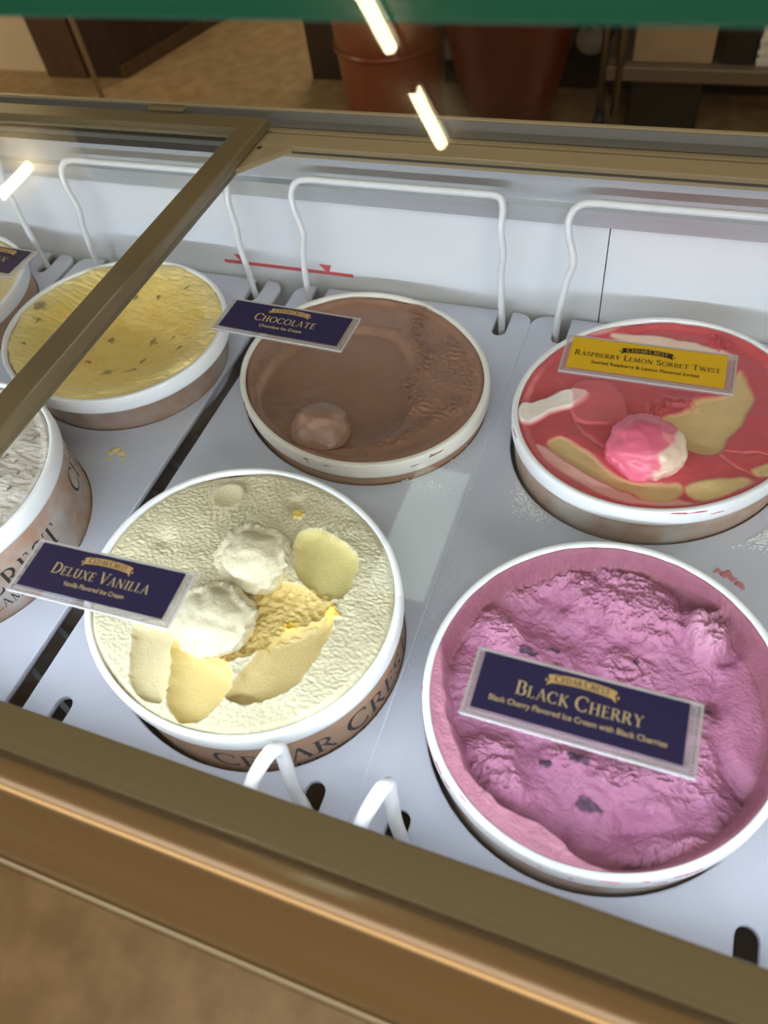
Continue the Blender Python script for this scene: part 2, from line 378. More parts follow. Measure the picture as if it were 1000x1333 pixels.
def mop_pole():
    a = at_h(143, 127, CZ - 0.005); d = 0.012
    t = thing('broom_handle', 'thin pale pole leaning upright beside the dark brown passage wall', 'pole', (a.x, a.y - 0.05, 0))
    MB().tube([(a.x, a.y - .05, 0.0), (a.x, a.y - .05, 0.9)], d, 10).build('pole', 'cardboard', t, True)
    MB().tube([(a.x, a.y - .05, 0.9), (a.x, a.y - .05, 1.05)], d * 1.25, 10).build('grip', 'black', t, True)
mop_pole()

def brown_bin(name, label, cx, cy, rb, rt, hgt, m, skew=0.0, band=False):
    t = thing(name, label, 'bin', (cx, cy, 0))
    prof = [(0.001, 0.0), (rb * .92, 0.0), (rb, 0.03)]
    for k in range(1, 13):
        u = k / 12; prof.append((rb + (rt - rb) * (u ** 0.65), 0.03 + (hgt - 0.03) * u))
    prof += [(rt - 0.012, hgt), (rt * .8, hgt * .6), (0.001, hgt * .55)]
    o = MB().lathe(prof, 48, c=(cx, cy, 0)).build('bin_body', m, t, True)
    for v in o.data.vertices: v.co.x += skew * v.co.z
    if band:
        MB().lathe([(rb + (rt - rb) * .72 + .002, .30), (rb + (rt - rb) * .72 + .010, .305), (rb + (rt - rb) * .75 + .010, .315), (rb + (rt - rb) * .75 + .002, .32)], 48, c=(cx + skew * .4, cy, 0)).build('ridge', m, t, True)
    return t
brown_bin('round_bin', 'orange-brown round tapered bin by the wall, beside the dark door post', -1.215, 3.02, 0.195, 0.222, 0.52, 'bin', 0.0, True)
brown_bin('round_bin', 'dark reddish-brown round tapered bin between the other bin and the chrome rack', -0.735, 3.00, 0.135, 0.262, 0.52, 'bin2', 0.0)

def rack():
    y0 = 2.95
    a = at_y(785, 100, y0); x0 = a.x
    t = thing('shelving_rack', 'chrome and grey metal shelving rack on casters against the wall', 'rack', (x0, y0, 0))
    x1 = 1.2
    z1 = at_y(900, 96, y0).z
    for x in (x0, x0 + 0.055, x1):
        p = MB().tube([(x, y0, 0.09), (x, y0, 1.5)], 0.016, 12).build('post', 'chrome', t, True)
        for k in range(10):
            if x == x0 + 0.055: MB().tube([(x, y0, 0.3 + k * .05), (x, y0, 0.306 + k * .05)], 0.0185, 12).build('groove_ring', 'greymetal', p, True) if False else None
    for x in (x0, x1): MB().tube([(x, y0 + .36, 0.09), (x, y0 + .36, 1.5)], 0.016, 12).build('post', 'chrome', t, True)
    for x in (x0, x1):
        for yy in (y0, y0 + .36):
            MB().lathe([(0.005, -.02), (.045, -.018), (.05, 0), (.045, .018), (.005, .02)], 20, c=(0, 0, 0)).bm
    for zz in (z1, 1.3):
        MB().box(x0 - .01, x1, y0 - .01, y0 + .37, zz - .03, zz + .02).bevel(.006).build('shelf', 'greymetal', t)
    for x in (x0, x1):
        for yy in (y0, y0 + .36):
            m = MB(); m.tube([(x - .015, yy, .05), (x + .015, yy, .05)], .05, 18); m.build('caster', 'rubber', t, True)
    # boxes standing on the shelf
    def carton(label, px0, px1, dep, hgt, m, name, cat):
        xa = at_y(px0, 88, y0 + .03).x; xb = at_y(px1, 88, y0 + .03).x
        k = thing(name, label, cat, (xa, y0 + .03, z1 + .02))
        MB().box(xa, xb, y0 + .03, y0 + .03 + dep, z1 + .02, z1 + .02 + hgt).bevel(.003, 1).build('box_body', m, k)
        MB().box((xa + xb) / 2 - .02, (xa + xb) / 2 + .02, y0 + .028, y0 + .03 + dep, z1 + .02 + hgt, z1 + .0215 + hgt).build('tape', 'greymetal', k)
    carton('plain cardboard carton on the rack shelf, next to a black case', 822, 925, .28, .30, 'cardboard', 'cardboard_carton', 'box')
    carton('black case on the rack shelf between carton and papers', 938, 978, .28, .34, 'black', 'black_case', 'case')
    xa = at_y(986, 80, y0 + .03).x
    k = thing('paper_stack', 'stack of white papers on the rack shelf beside the black case', 'papers', (xa, y0 + .03, z1 + .02))
    for i in range(8):
        j = random.uniform(-.006, .006)
        MB().box(xa + j, xa + .21 + j, y0 + .03 + j, y0 + .31, z1 + .02 + i * .012, z1 + .0305 + i * .012).build('paper_sheaf', 'paper', k)
    # dark crate below
    xa = at_y(815, 160, y0 + .1).x; xb = at_y(905, 160, y0 + .1).x
    k = thing('storage_crate', 'low black plastic crate on the floor under the rack', 'crate', (xa, y0 + .05, 0))
    MB().box(xa, xb, y0 + .05, y0 + .33, 0, .22).bevel(.01).build('crate_body', 'black', k)
    MB().box(xa - .01, xb + .01, y0 + .04, y0 + .34, .20, .23).bevel(.005).build('crate_rim', 'black', k)
rack()

def round_fan():                                # grey ring shaped thing by the bin
    c = at_y(765, 62, 3.25)
    t = thing('hose_coil', 'dark grey coiled hose hanging on the wall beside the chrome rack', 'hose', (c.x, 3.33, c.z))
    for k in range(3):
        r = .07 + .016 * k
        pts = [(c.x + r * math.cos(a), 3.33 - .008 * k, c.z + r * math.sin(a)) for a in [2 * math.pi * i / 28 for i in range(29)]]
        MB().tube(pts, .010, 8).build('coil', 'rubber', t, True)
    MB().tube([(c.x, 3.36, c.z + .06), (c.x, 3.29, c.z + .06)], .008, 8).build('hook', 'greymetal', t, True)
round_fan()

# ceiling lamps whose mirror images show in the glass
def tube_lamp(label, xa, ya, xb, yb, segs):
    zc = CZ + 1.36
    t = thing('linear_ceiling_lamp', label, 'ceiling lamp', (xa, ya, zc), 'linear ceiling lamps')
    D = Vector((xb - xa, yb - ya, 0)); n = Vector((-D.y, D.x, 0)).normalized() * .03
    pa = Vector((xa, ya, 0)); pb = Vector((xb, yb, 0))
    MB().prism([(pa + n)[:2], (pa - n)[:2], (pb - n)[:2], (pb + n)[:2]], 'z', zc - .012, zc - .0005).build('lamp_housing', 'paper', t)
    for s0, s1 in segs:
        a = pa + D * s0; b = pa + D * s1
        MB().tube([(a.x, a.y, zc - .028), (b.x, b.y, zc - .034)], .0225, 12).build('lamp_tube', 'tube', t, True)
        for q in (a - D.normalized() * .012, b + D.normalized() * .012): MB().box(q.x - .015, q.x + .015, q.y - .006, q.y + .006, zc - .045, zc - .011).build('tube_socket', 'paper', t)
tube_lamp('warm linear tube lamp on the ceiling over the customers, with two short tubes', -1.0, -1.28, -0.885, -2.14, [(0.0, .41), (.64, .97)])
tube_lamp('warm linear tube lamp on the ceiling above the passage', -3.66, 2.95, -3.74, 3.80, [(0.04, .49), (.86, .96)])
def panel_lamp():
    zc = CZ + 1.36
    t = thing('ceiling_light_panel', 'square greenish-white light panel on the ceiling above the serving side', 'ceiling lamp', (-.62, 1.42, zc))
    MB().box(-.735, -.525, 1.12, 1.68, zc - .02, zc - .0005).build('lamp_housing', 'paper', t)
    MB().box(-.725, -.535, 1.13, 1.67, zc - .0245, zc - .0205).build('lamp_diffuser', 'lamp_panel', t)
panel_lamp()

# ================================================================== THE CABINET
H_LID = 0.372; H_PAN = 0.54; Y_WALL = 0.672
XL, XR = -1.55, 0.85
def zz(h): return CZ - h
def cabinet():
    t = thing('dipping_cabinet', 'beige and bronze ice cream dipping cabinet with white lined well', 'freezer cabinet', (-.35, .35, 0))
    # front body and near rail (profile y,z along x)
    prof = [(.0715, zz(.388)), (.0525, zz(.388)), (.0525, zz(.3795)), (.050, zz(.3795)), (.050, zz(.372)), (.0445, zz(.370)), (.0385, zz(.3695)), (.0355, zz(.3712)), (.0335, zz(.375)), (.030, zz(.384)), (.022, zz(.397)), (.0090, zz(.4135)), (.0090, zz(.50)), (.070, zz(.50)), (.0715, zz(.43))]
    o = MB().prism(prof, 'x', XL, XR).build('near_rail', 'brown_rail', t); sharp_smooth(o, 40)
    MB().prism([(.0089, zz(.4132)), (.0074, zz(.4138)), (.0069, zz(.4150)), (.0089, zz(.4158))], 'x', XL, XR).build('edge_strip', 'edge_strip', t)
    MB().box(XL, XR, .020, .070, 0.0, zz(.50)).build('front_panel', 'brown_rail', t)
    MB().box(XL, XR, .0717, .0760, zz(.95), zz(.3885)).build('near_liner', 'liner', t)
    MB().tube([(XL, .0368, zz(.3702)), (XR, .0368, zz(.3702))], .0014, 10).build('nose_highlight', 'nose_glint', t, True)  # thin gold tube added as the highlight along the rounded rail nose
    # LED strip housing under the rail
    MB().box(-1.15, .55, .0762, .0800, zz(.4085), zz(.4005)).build('led_strip', 'led', t)
    # far liner wall, in panels with a thin joint
    xs = [XL, -1.02, at_y(788, 350, Y_WALL).x, XR]
    for a, b in zip(xs, xs[1:]):
        MB().box(a + .0006, b - .0006, Y_WALL, Y_WALL + .01, zz(.95), zz(.4302)).build('liner_panel', 'liner', t)
    # stainless trim and collar over the liner
    tr = [(Y_WALL - .003, zz(.4302)), (Y_WALL - .003, zz(.4135)), (Y_WALL + .004, zz(.4115)), (Y_WALL + .004, zz(.379)), (Y_WALL + .012, zz(.379)), (Y_WALL + .012, zz(.4302))]
    MB().prism(tr, 'x', XL, XR).build('liner_trim', 'steel', t)
    # far rail: two tracks and a raised lip
    fr = [(Y_WALL + .0, zz(.3785)), (.7190, zz(.3785)), (.7190, zz(.3605)), (.7198, zz(.3598)), (.7235, zz(.3598)), (.7245, zz(.3606)), (.7245, zz(.52)), (.690, zz(.52)), (.690, zz(.384)), (Y_WALL, zz(.384))]
    MB().prism(fr, 'x', XL, XR).build('far_rail', 'beige2', t)
    MB().box(XL, XR, .7168, .7188, zz(.3775), zz(.3612)).build('lip_face', 'lipsteel', t)
    MB().box(XL, XR, .7000, .7030, zz(.3783), zz(.3740)).build('track_rib', 'beige2', t)
    MB().box(XL, -.4525, Y_WALL - .0005, .6998, zz(.3784), zz(.3776)).build('track_floor', 'steel', t)
    MB().box(XL, -.4525, Y_WALL - .0012, Y_WALL - .0006, zz(.385), zz(.3776)).build('gasket', 'dark_groove', t)
    MB().box(XL, XR, .690, .7245, 0, zz(.52)).build('back_panel', 'beige', t)
    for x in (XL - .02, XR): MB().box(x, x + .02, .02, .7245, 0, zz(.379)).build('end_panel', 'beige', t)
    MB().box(XL, XR, .081, Y_WALL, zz(.95), zz(.94)).build('well_floor', 'well', t)
    # faint dark rack bars under the panels
    for i in range(14):
        y = .10 + i * .042
        MB().prism([(-.47, y + .012), (-.47, y + .017), (-.39, y - .017), (-.39, y - .022)], 'z', zz(.585), zz(.578)).build('rack_bar', 'wellbar', t)
    MB().box(-.462, -.398, .09, .66, zz(.64), zz(.63)).build('rack_tray', 'well', t)
    # red load line with two arrow heads printed on the liner
    a = at_y(293, 339.5, Y_WALL); b = at_y(460, 358.5, Y_WALL)
    m = MB(); m.box(a.x, b.x, Y_WALL - .0006, Y_WALL - .0001, (a.z + b.z) / 2 - .0022, (a.z + b.z) / 2 + .0022)
    zc = (a.z + b.z) / 2
    for px in (318, 425):
        x = at_y(px, 350, Y_WALL).x
        m.prism([(x - .008, zc + .0108), (x + .007, zc + .0108), (x + .002, zc - .001)], 'y', Y_WALL - .0007, Y_WALL - .0001)
    m.build('load_line_print', 'red', t)
    return t
cabinet()

# ------------------------------------------------------------------ rack panels with wire handles
# centre of the rim, depth below the camera, ovality (cos 2t, sin 2t) of the soft cartons
TUB = dict(
    chocolate=((-.2744, .5159), .5130, (.039, -.064, .038)), vanilla=((-.2617, .2332), .4790, (.048, -.0395)),
    cherry=((.0112, .2382), .4960, (-.006, .016)), raspberry=((.0090, .5142), .4960, (.0065, .0437)),
    yellow=((-.5545, .5015), .4900, (.051, -.019)), cookie=((-.581, .2455), .455, (0.0, 0.0)), pale=((-.842, .515), .496, (0.0, 0.0)))
def oval(ab, th): return 1 + (ab[2] if len(ab) > 2 else 0) + ab[0] * np.cos(2 * th) + ab[1] * np.sin(2 * th)
def ovalize(o, ab, c=(0, 0)):
    for v in o.data.vertices:
        x = v.co.x - c[0]; y = v.co.y - c[1]; k = float(oval(ab, math.atan2(y, x))); v.co.x = c[0] + x * k; v.co.y = c[1] + y * k
    return o
def rack_panel(label, x0, x1, slots, holes, handle, hook_x=None):
    t = thing('rack_panel', label, 'rack panel', ((x0 + x1) / 2, .09, zz(H_PAN)))
    y0, y1 = .090, .6665; r = .016
    lp = []
    def corner(cx, cy, a0): return [(cx + r * math.cos(math.radians(a0 + 90 * k / 5)), cy + r * math.sin(math.radians(a0 + 90 * k / 5))) for k in range(6)]
    lp += [(x0, y0)]
    # near edge with two open notches
    def notch(xc, near, w=.0085):
        if near: return [(xc - w, y0), (xc - w, .1235)] + [(xc - w * math.cos(math.pi * k / 8), .1235 + w * math.sin(math.pi * k / 8)) for k in range(1, 8)] + [(xc + w, .1235), (xc + w, y0)]
        return [(xc + w, y1), (xc + w, .634)] + [(xc + w * math.cos(math.pi * k / 8), .634 - w * math.sin(math.pi * k / 8)) for k in range(1, 8)] + [(xc - w, .634), (xc - w, y1)]
    for s in slots: lp += notch(s, True)
    lp += [(x1, y0)] + corner(x1 - r, y1 - r, 0)
    for s in reversed(slots): lp += notch(s, False)
    lp += corner(x0 + r, y1 - r, 90)
    loops = [lp]
    for cx, cy, ab in holes: loops.append([(cx + .1222 * oval(ab, 2 * math.pi * k / 72) * math.cos(2 * math.pi * k / 72), cy + .1222 * oval(ab, 2 * math.pi * k / 72) * math.sin(2 * math.pi * k / 72)) for k in range(72)])
    off = Vector(t.location)
    me = flat_curve_mesh('panel_sheet', [[(p[0] - off.x, p[1] - off.y) for p in l] for l in loops], .0022, .0012)
    for v in me.vertices: v.co.z -= .0034
    child_mesh('panel_sheet', me, 'panel', t)
    for (cx, cy, ab) in holes:                      # turned-down collar around each hole
        ovalize(MB().lathe([(.1222, -.006), (.1236, -.006), (.1236, -.018), (.1222, -.018)], 72, True, (cx, cy, zz(H_PAN))).build('hole_collar', 'panel', t, True), ab, (cx - off.x, cy - off.y))
    # far wire handle
    xa, xb = handle; yw = .642
    pts = [(xa - .004, yw, zz(.60)), (xa - .004, yw, zz(.53)), (xa + .002, yw, zz(.475)), (xa + .007, yw + .001, zz(.452)), (xa - .001, yw + .006, zz(.425)), (xa - .001, yw + .010, zz(.410)), (xa + .006, yw + .013, zz(.4005)), (xa + .019, yw + .014, zz(.3975)), (xa + .05, yw + .014, zz(.3975)),
           ((xa + xb) / 2, yw + .014, zz(.3975)),
           (xb - .03, yw + .014, zz(.3975)), (xb - .012, yw + .014, zz(.3975)), (xb - .003, yw + .013, zz(.400)), (xb + .000, yw + .010, zz(.410)), (xb - .0005, yw + .004, zz(.427)), (xb + .003, yw, zz(.452)), (xb + .001, yw, zz(.475)), (xb + .002, yw, zz(.53)), (xb + .002, yw, zz(.60))]
    MB().tube(spline_pts(pts, 6), .0037, 10).build('wire_handle', 'wire', t, True)
    if hook_x is not None:
        x = hook_x
        hp = [(x + .004, .1085, zz(.585)), (x + .004, .110, zz(.545)), (x + .000, .1145, zz(.510)), (x - .002, .1215, zz(.475)), (x - .002, .1225, zz(.461)), (x - .003, .117, zz(.452)), (x - .006, .107, zz(.453)), (x - .010, .096, zz(.462)), (x - .012, .086, zz(.480))]
        MB().tube(spline_pts(hp, 6), .0048, 12).build('wire_hook', 'wire', t, True)
    return t
BODY_K = dict(yellow=.925)                      # carton narrower than its rim
def xy(k):
    (cx, cy), h, ab = TUB[k]; q = BODY_K.get(k, 1.0); e = (ab[2] if len(ab) > 2 else 0); return (cx - .0016, cy - .0012, (ab[0] * q, ab[1] * q, (1 + e) * q - 1))
rack_panel('white plastic rack panel holding the pale tub, left of the yellow ice cream', -1.035, -.742, [-.985, -.775], [xy('pale'), (-.88, .245, (0, 0))], (-.985, -.775))
rack_panel('white plastic rack panel holding the yellow and the grey-flecked tubs', -.733, -.4365, [-.688, -.466], [xy('yellow'), xy('cookie')], (-.683, -.466))
rack_panel('white plastic rack panel holding the chocolate and vanilla tubs', -.4160, -.1345, [-.385, -.164], [xy('chocolate'), xy('vanilla')], (-.388, -.165), -.170)
rack_panel('white plastic rack panel holding the raspberry and black cherry tubs', -.1325, .157, [-.1, .122], [xy('raspberry'), xy('cherry')], (-.1, .122), -.0965)
rack_panel('white plastic rack panel with empty holes at the right end', .159, .449, [.19, .412], [(.30, .511, (0, 0)), (.30, .24, (0, 0))], (.19, .412))

# ------------------------------------------------------------------ sliding lids and front glass
def lid_right():
    t = thing('sliding_lid', 'beige framed glass lid over the chocolate, vanilla, raspberry and cherry tubs', 'glass lid', (.1, .37, zz(H_LID)))
    z0, z1 = zz(.3785), zz(H_LID)
    xa, xb = -.4515, .62
    MB().box(xa, xb, Y_WALL - .002, .6945, z0, z1).bevel(.0012).build('lid_frame_far', 'beige2', t)
    MB().box(xa, xb, .0535, .0768, z0, z1).bevel(.0012).build('lid_frame_near', 'beige', t)
    MB().box(xa, xa + .0225, .0768, Y_WALL - .002, z0, z1).bevel(.0012).build('lid_frame_side', 'beige', t)
    MB().box(xb - .025, xb, .0768, Y_WALL - .002, z0, z1).bevel(.0012).build('lid_frame_side', 'beige', t)
    MB().box(xa + .0225, xb - .025, Y_WALL - .0031, Y_WALL - .0022, z0 - .0003, zz(.3768)).build('gasket', 'dark_groove', t)
    g = MB().prism([(-.429, .6705), (-.429, .6215), (-.3875, .6705)], 'z', z0 + .0005, z1 - .0003).build('corner_gusset', 'beige2', t)
    p = at_h(338, 192, H_LID)
    MB().lathe([(.0001, .0003), (.0024, .0003), (.0028, -.0004)], 14, c=(p.x, p.y, zz(H_LID))).build('screw', 'dark_groove', t)
    MB().box(xa + .0225, xb - .025, .0768, Y_WALL - .002, zz(.3765), zz(.3735)).build('glass_pane', 'lidglass', t)
def lid_left():
    z0, z1 = zz(.3715), zz(.3598)
    xa, xb = -1.40, -.4268
    t = thing('sliding_lid', 'beige framed glass lid slid over the yellow and grey-flecked tubs', 'glass lid', (-.9, .37, z1))
    MB().box(xa, xb, .676, .7015, z0, z1).bevel(.0018).build('lid_frame_far', 'beige', t)
    MB().box(xa, xb, .0545, .079, z0, z1).bevel(.0018).build('lid_frame_near', 'beige', t)
    MB().box(xb - .0258, xb, .079, .676, z0, z1).bevel(.0018).build('lid_frame_side', 'beige', t)
    MB().box(xa, xa + .0258, .079, .676, z0, z1).bevel(.0018).build('lid_frame_side', 'beige', t)
    MB().box(xa + .0258, xb - .0258, .079, .676, zz(.3675), zz(.3645)).build('glass_pane', 'lidglass', t)
    a = at_h(193, 141, .357); b = at_h(240, 143, .357)
    MB().box(a.x, b.x, .6985, .709, zz(.3597), zz(.3545)).bevel(.0022).build('finger_pull', 'beige', t)
lid_right(); lid_left()
GA = math.radians(60)
def guard():
    t = thing('sneeze_guard', 'slanted clear glass guard with a green top edge along the cabinet front', 'glass guard', (-.3, .0475, zz(.3705)))
    y0, h0 = .0478, .3700; L = .345
    def P(s, o): return (y0 + s * math.cos(GA) + o * math.sin(GA), zz(h0) + s * math.sin(GA) - o * math.cos(GA))
    MB().prism([P(0, 0), P(L, 0), P(L, .004), P(0, .004)], 'x', -1.5, .8).build('glass_pane', 'guardglass', t)
    MB().prism([P(L - .0115, .0043), P(L + .06, .0043), P(L + .06, .0075), P(L - .0115, .0075)], 'x', -1.5, .8).build('green_edge_strip', 'green', t)
guard()

# ------------------------------------------------------------------ flavour labels
LW, LH = .1135, .0385
def ribbon_quads(w, h):
    q = []; n = 16; f = lambda x: -1.9 * (x / w) ** 2 * h * .55
    for i in range(n):
        x0 = -w * .42 + w * .84 * i / n; x1 = -w * .42 + w * .84 * (i + 1) / n
        q.append([Vector((x0, f(x0) - h * .36)), Vector((x1, f(x1) - h * .36)), Vector((x1, f(x1) + h * .36)), Vector((x0, f(x0) + h * .36))])
    for s in (-1, 1):
        x0 = s * w * .42; x1 = s * w * .47; y = f(x0)
        q.append([Vector((x0, y - h * .40)), Vector((x1, y - h * .62)), Vector((s * w * .445, y - h * .08)), Vector((x0, y + h * .1))])
        q.append([Vector((x0, y + h * .36)), Vector((x0, y - h * .1)), Vector((s * w * .445, y - h * .08)), Vector((x1, y + h * .26))])
        xd = s * w * .485; yd = y - h * .17
        q.append([Vector((xd - .07 * h, yd)), Vector((xd, yd - .16 * h)), Vector((xd + .12 * h, yd)), Vector((xd, yd + .16 * h))])
    return q
def flavour_label(name, label, centre, ang, hgt, words, name_w, sub, sub_w, card, ink, rib, rib_ink, cap_shift=0.0, ribw=.037, ysh=0.0, right_name=None):
    t = thing(name, label, 'label', (centre[0], centre[1], zz(hgt)), 'flavour labels on the glass lids'); t.rotation_euler[2] = math.radians(ang)
    def lbox(nm, x0, x1, y0, y1, z0, z1, m, par=t):
        mb = MB().box(x0, x1, y0, y1, z0, z1); return mb.build(nm, m, par, local=False)
    lbox('acrylic_sleeve', -LW / 2, LW / 2, -LH / 2, LH / 2, 0, .0012, 'acrylic')
    e = .0011
    for a in ((-LW / 2, LW / 2, -LH / 2, -LH / 2 + e), (-LW / 2, LW / 2, LH / 2 - e, LH / 2), (-LW / 2, -LW / 2 + e, -LH / 2 + e, LH / 2 - e), (LW / 2 - e, LW / 2, -LH / 2 + e, LH / 2 - e)):
        lbox('sleeve_edge', *a, .0012, .0020, 'acrylic_edge')
    i2 = .0030
    for a in ((-LW / 2 + i2, LW / 2 - i2, -LH / 2 + i2, -LH / 2 + i2 + .0004), (LW / 2 - i2 - .0004, LW / 2 - i2, -LH / 2 + i2, LH / 2 - i2)):
        lbox('sleeve_seam', *a, .0012, .0014, 'acrylic_edge')
    cx0, cx1, cy0, cy1 = -LW / 2 + .0042, LW / 2 - .0062, -LH / 2 + .0050, LH / 2 - .0016
    cd = lbox('printed_card', cx0, cx1, cy0, cy1, .0013, .0017, card)
    z = .00195; mx = (cx0 + cx1) / 2 + cap_shift; hh = cy1 - cy0
    q, w = serif_text(words); s = name_w / w
    yb = cy0 + hh * (.40 + ysh)
    right = 0 if right_name is None else right_name
    child_mesh('flavour_name', quads_mesh('flavour_name', q, lambda v: (mx + (v.x - w / 2) * s + right, yb + v.y * s, z)), ink, cd)
    child_mesh('flavour_description', sans_mesh('flavour_description', sub, sub_w, mx + right, cy0 + hh * (.245 + ysh * .5), z), ink, cd)
    rh = ribw * .185; ry = yb + 1.28 * s + rh * .95
    child_mesh('brand_ribbon', quads_mesh('brand_ribbon', ribbon_quads(ribw, rh), lambda v: (mx + right + v.x, ry + v.y, z)), rib, cd)
    q, w = serif_text('CEDAR CREST', 1.25, .1, .25); s = ribw * .74 / w
    def onrib(v):
        x = (v.x - w / 2) * s; return (mx + right + x, ry - 1.9 * (x / ribw) ** 2 * rh * .55 + (v.y - .55) * s, z + .0002)
    child_mesh('brand_lettering', quads_mesh('brand_lettering', q, onrib), rib_ink, cd)
    return t
HL = .3722
flavour_label('flavour_label', 'navy flavour label reading Chocolate beside the chocolate tub', (-.2755, .4075), -1.8, .3705, 'CHOCOLATE', .053, 'Chocolate Ice Cream', .037, 'navy', 'gold', 'goldrib', 'darkprint')
flavour_label('flavour_label', 'navy flavour label reading Deluxe Vanilla at the edge of the vanilla tub', (-.2875, .1592), 2.2, .3705, 'DELUXE VANILLA', .069, 'Vanilla Flavored Ice Cream', .043, 'navy', 'gold', 'goldrib', 'darkprint')
flavour_label('flavour_label', 'navy flavour label reading Black Cherry over the mauve tub', (-.0002, .1626), 0.3, .3705, 'BLACK CHERRY', .063, 'Black Cherry Flavored Ice Cream with Black Cherries', .087, 'navy', 'gold', 'goldrib', 'darkprint')
flavour_label('flavour_label', 'mustard yellow flavour label reading Raspberry Lemon Sorbet Twist', (-.0052, .4203), 0.6, .3705, 'RASPBERRY LEMON SORBET TWIST', .096, 'Swirled Raspberry & Lemon Flavored Sorbet', .071, 'mustard', 'darkprint', 'darkprint', 'mustard', ysh=.02)
flavour_label('flavour_label', 'navy flavour label lying on the lid above the pale tub', (-.534 - LW / 2, .4235), -2.0, .3590, 'PECAN', .030, 'Ice Cream', .020, 'navy', 'gold', 'goldrib', 'darkprint', right_name=.021)

# ------------------------------------------------------------------ ice cream tubs
RT = .1225
class Tub:
    def __init__(s, key):
        (cx, cy), h, s.ab = TUB[key]
        s.c = np.array([cx, cy, CZ - h]); n = Vector((0, 0, 1))
        s.q = Vector((0, 0, 1)).rotation_difference(n); s.rot = np.array(s.q.to_matrix()); s.n = np.array(n)
    def L(s, px, py, d=0.0):                   # pixel -> tub local plane, d below the rim
        v = ray(px, py); o = s.c - s.n * d - np.array([0, 0, CZ])
        p = v * ((o @ s.n) / (v @ s.n)) - (s.c - np.array([0, 0, CZ])); p = s.rot.T @ p; return np.array(p[:2])
    def poly(s, crop, pts, d=.004):
        x0, y0, k = crop; return np.array([s.L(x0 + a / k, y0 + b / k, d) for a, b in pts])
def chaikin(P, n=2):
    for _ in range(n):
        Q = np.roll(P, -1, 0); P = np.stack([P * .75 + Q * .25, P * .25 + Q * .75], 1).reshape(-1, 2)
    return P
def disc_grid(n, R):
    a = np.linspace(-1, 1, n); A, B = np.meshgrid(a, a)
    with np.errstate(divide='ignore', invalid='ignore'):
        c1 = np.abs(A) > np.abs(B)
        r = np.where(c1, A, B); ph = np.where(c1, np.pi / 4 * B / A, np.pi / 2 - np.pi / 4 * A / B); ph = np.nan_to_num(ph, nan=0.0)
    return r * np.cos(ph) * R, r * np.sin(ph) * R
def grid_mesh(name, X, Y, Z, col):
    n = X.shape[0]; me = bpy.data.meshes.new(name)
    co = np.stack([X, Y, Z], -1).reshape(-1, 3)
    idx = np.arange(n * n).reshape(n, n)
    f = np.stack([idx[:-1, :-1], idx[:-1, 1:], idx[1:, 1:], idx[1:, :-1]], -1).reshape(-1, 4)
    me.vertices.add(n * n); me.vertices.foreach_set('co', co.ravel())
    me.loops.add(len(f) * 4); me.loops.foreach_set('vertex_index', f.ravel())
    me.polygons.add(len(f)); me.polygons.foreach_set('loop_start', np.arange(0, len(f) * 4, 4)); me.polygons.foreach_set('loop_total', np.full(len(f), 4))
    me.update(); me.validate(); smooth(me)
    ca = me.color_attributes.new('Col', 'FLOAT_COLOR', 'POINT')
    cc = np.concatenate([col.reshape(-1, 3), np.ones((n * n, 1))], 1).astype(np.float32)
    ca.data.foreach_set('color', cc.ravel())
    return me
def rgb(r, g, b): return np.array(lin(r, g, b)[:3])
def blend(col, m, c): return col * (1 - m[..., None]) + np.asarray(c) * m[..., None]
def ice_mat(name, rough, vary=.08, vs_=60, bump=.4, bs=260, sss=.0, spec=.4, coat=0.0):
    return mat(name, (1, 1, 1, 1), rough, 0, vary, vs_, bump, bs, attr='Col', sss=sss, spec=spec, coat=coat)
def scoop_ball(parent, centre, r, colfn, m, squash=(1, 1, .9), seed=0, amp=.05, rough_amp=.02, lipk=.04):
    bm = bmesh.new(); bmesh.ops.create_icosphere(bm, subdivisions=5, radius=1)
    co = np.array([v.co[:] for v in bm.verts])
    a = fbm(co[:, 0] * 1.3 + 3 + seed, co[:, 1] * 1.3 + co[:, 2] * .9 + seed, 3, seed); b = fbm(co[:, 0] * 9 + co[:, 2] * 5, co[:, 1] * 9 + seed, 3, seed + 5)
    e = co[:, 2] - .42 - .38 * co[:, 1] + .16 * a + .04 * b                      # torn collar round the smooth crown
    collar = sstep(.03, -.03, e)
    k = 1 + amp * a - lipk * (1 - collar) + collar * rough_amp * b + lipk * .9 * np.exp(-((e + .04) / .07) ** 2) * (.8 + .25 * b)
    P = co * k[:, None] * np.array(squash) * r + np.array(centre)
    for v, p in zip(bm.verts, P): v.co = p
    me = bpy.data.meshes.new('scoop'); bm.to_mesh(me); bm.free(); smooth(me)
    col = colfn(co, a, b).astype(np.float32)
    ca = me.color_attributes.new('Col', 'FLOAT_COLOR', 'POINT'); ca.data.foreach_set('color', np.concatenate([col, np.ones((len(co), 1), np.float32)], 1).ravel())
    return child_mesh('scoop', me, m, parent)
def wrap_text(words, r, th0, z0, height, parent, name='carton_lettering'):
    q, w = serif_text(words, 1.15)
    fine = []
    for a in q:
        fine.append(a)
    return child_mesh(name, quads_mesh(name, fine, lambda v: (r(z0 + v.y * height) * math.cos(th0 + (v.x - w / 2) * height / RT), r(z0 + v.y * height) * math.sin(th0 + (v.x - w / 2) * height / RT), z0 + v.y * height)), 'print', parent)
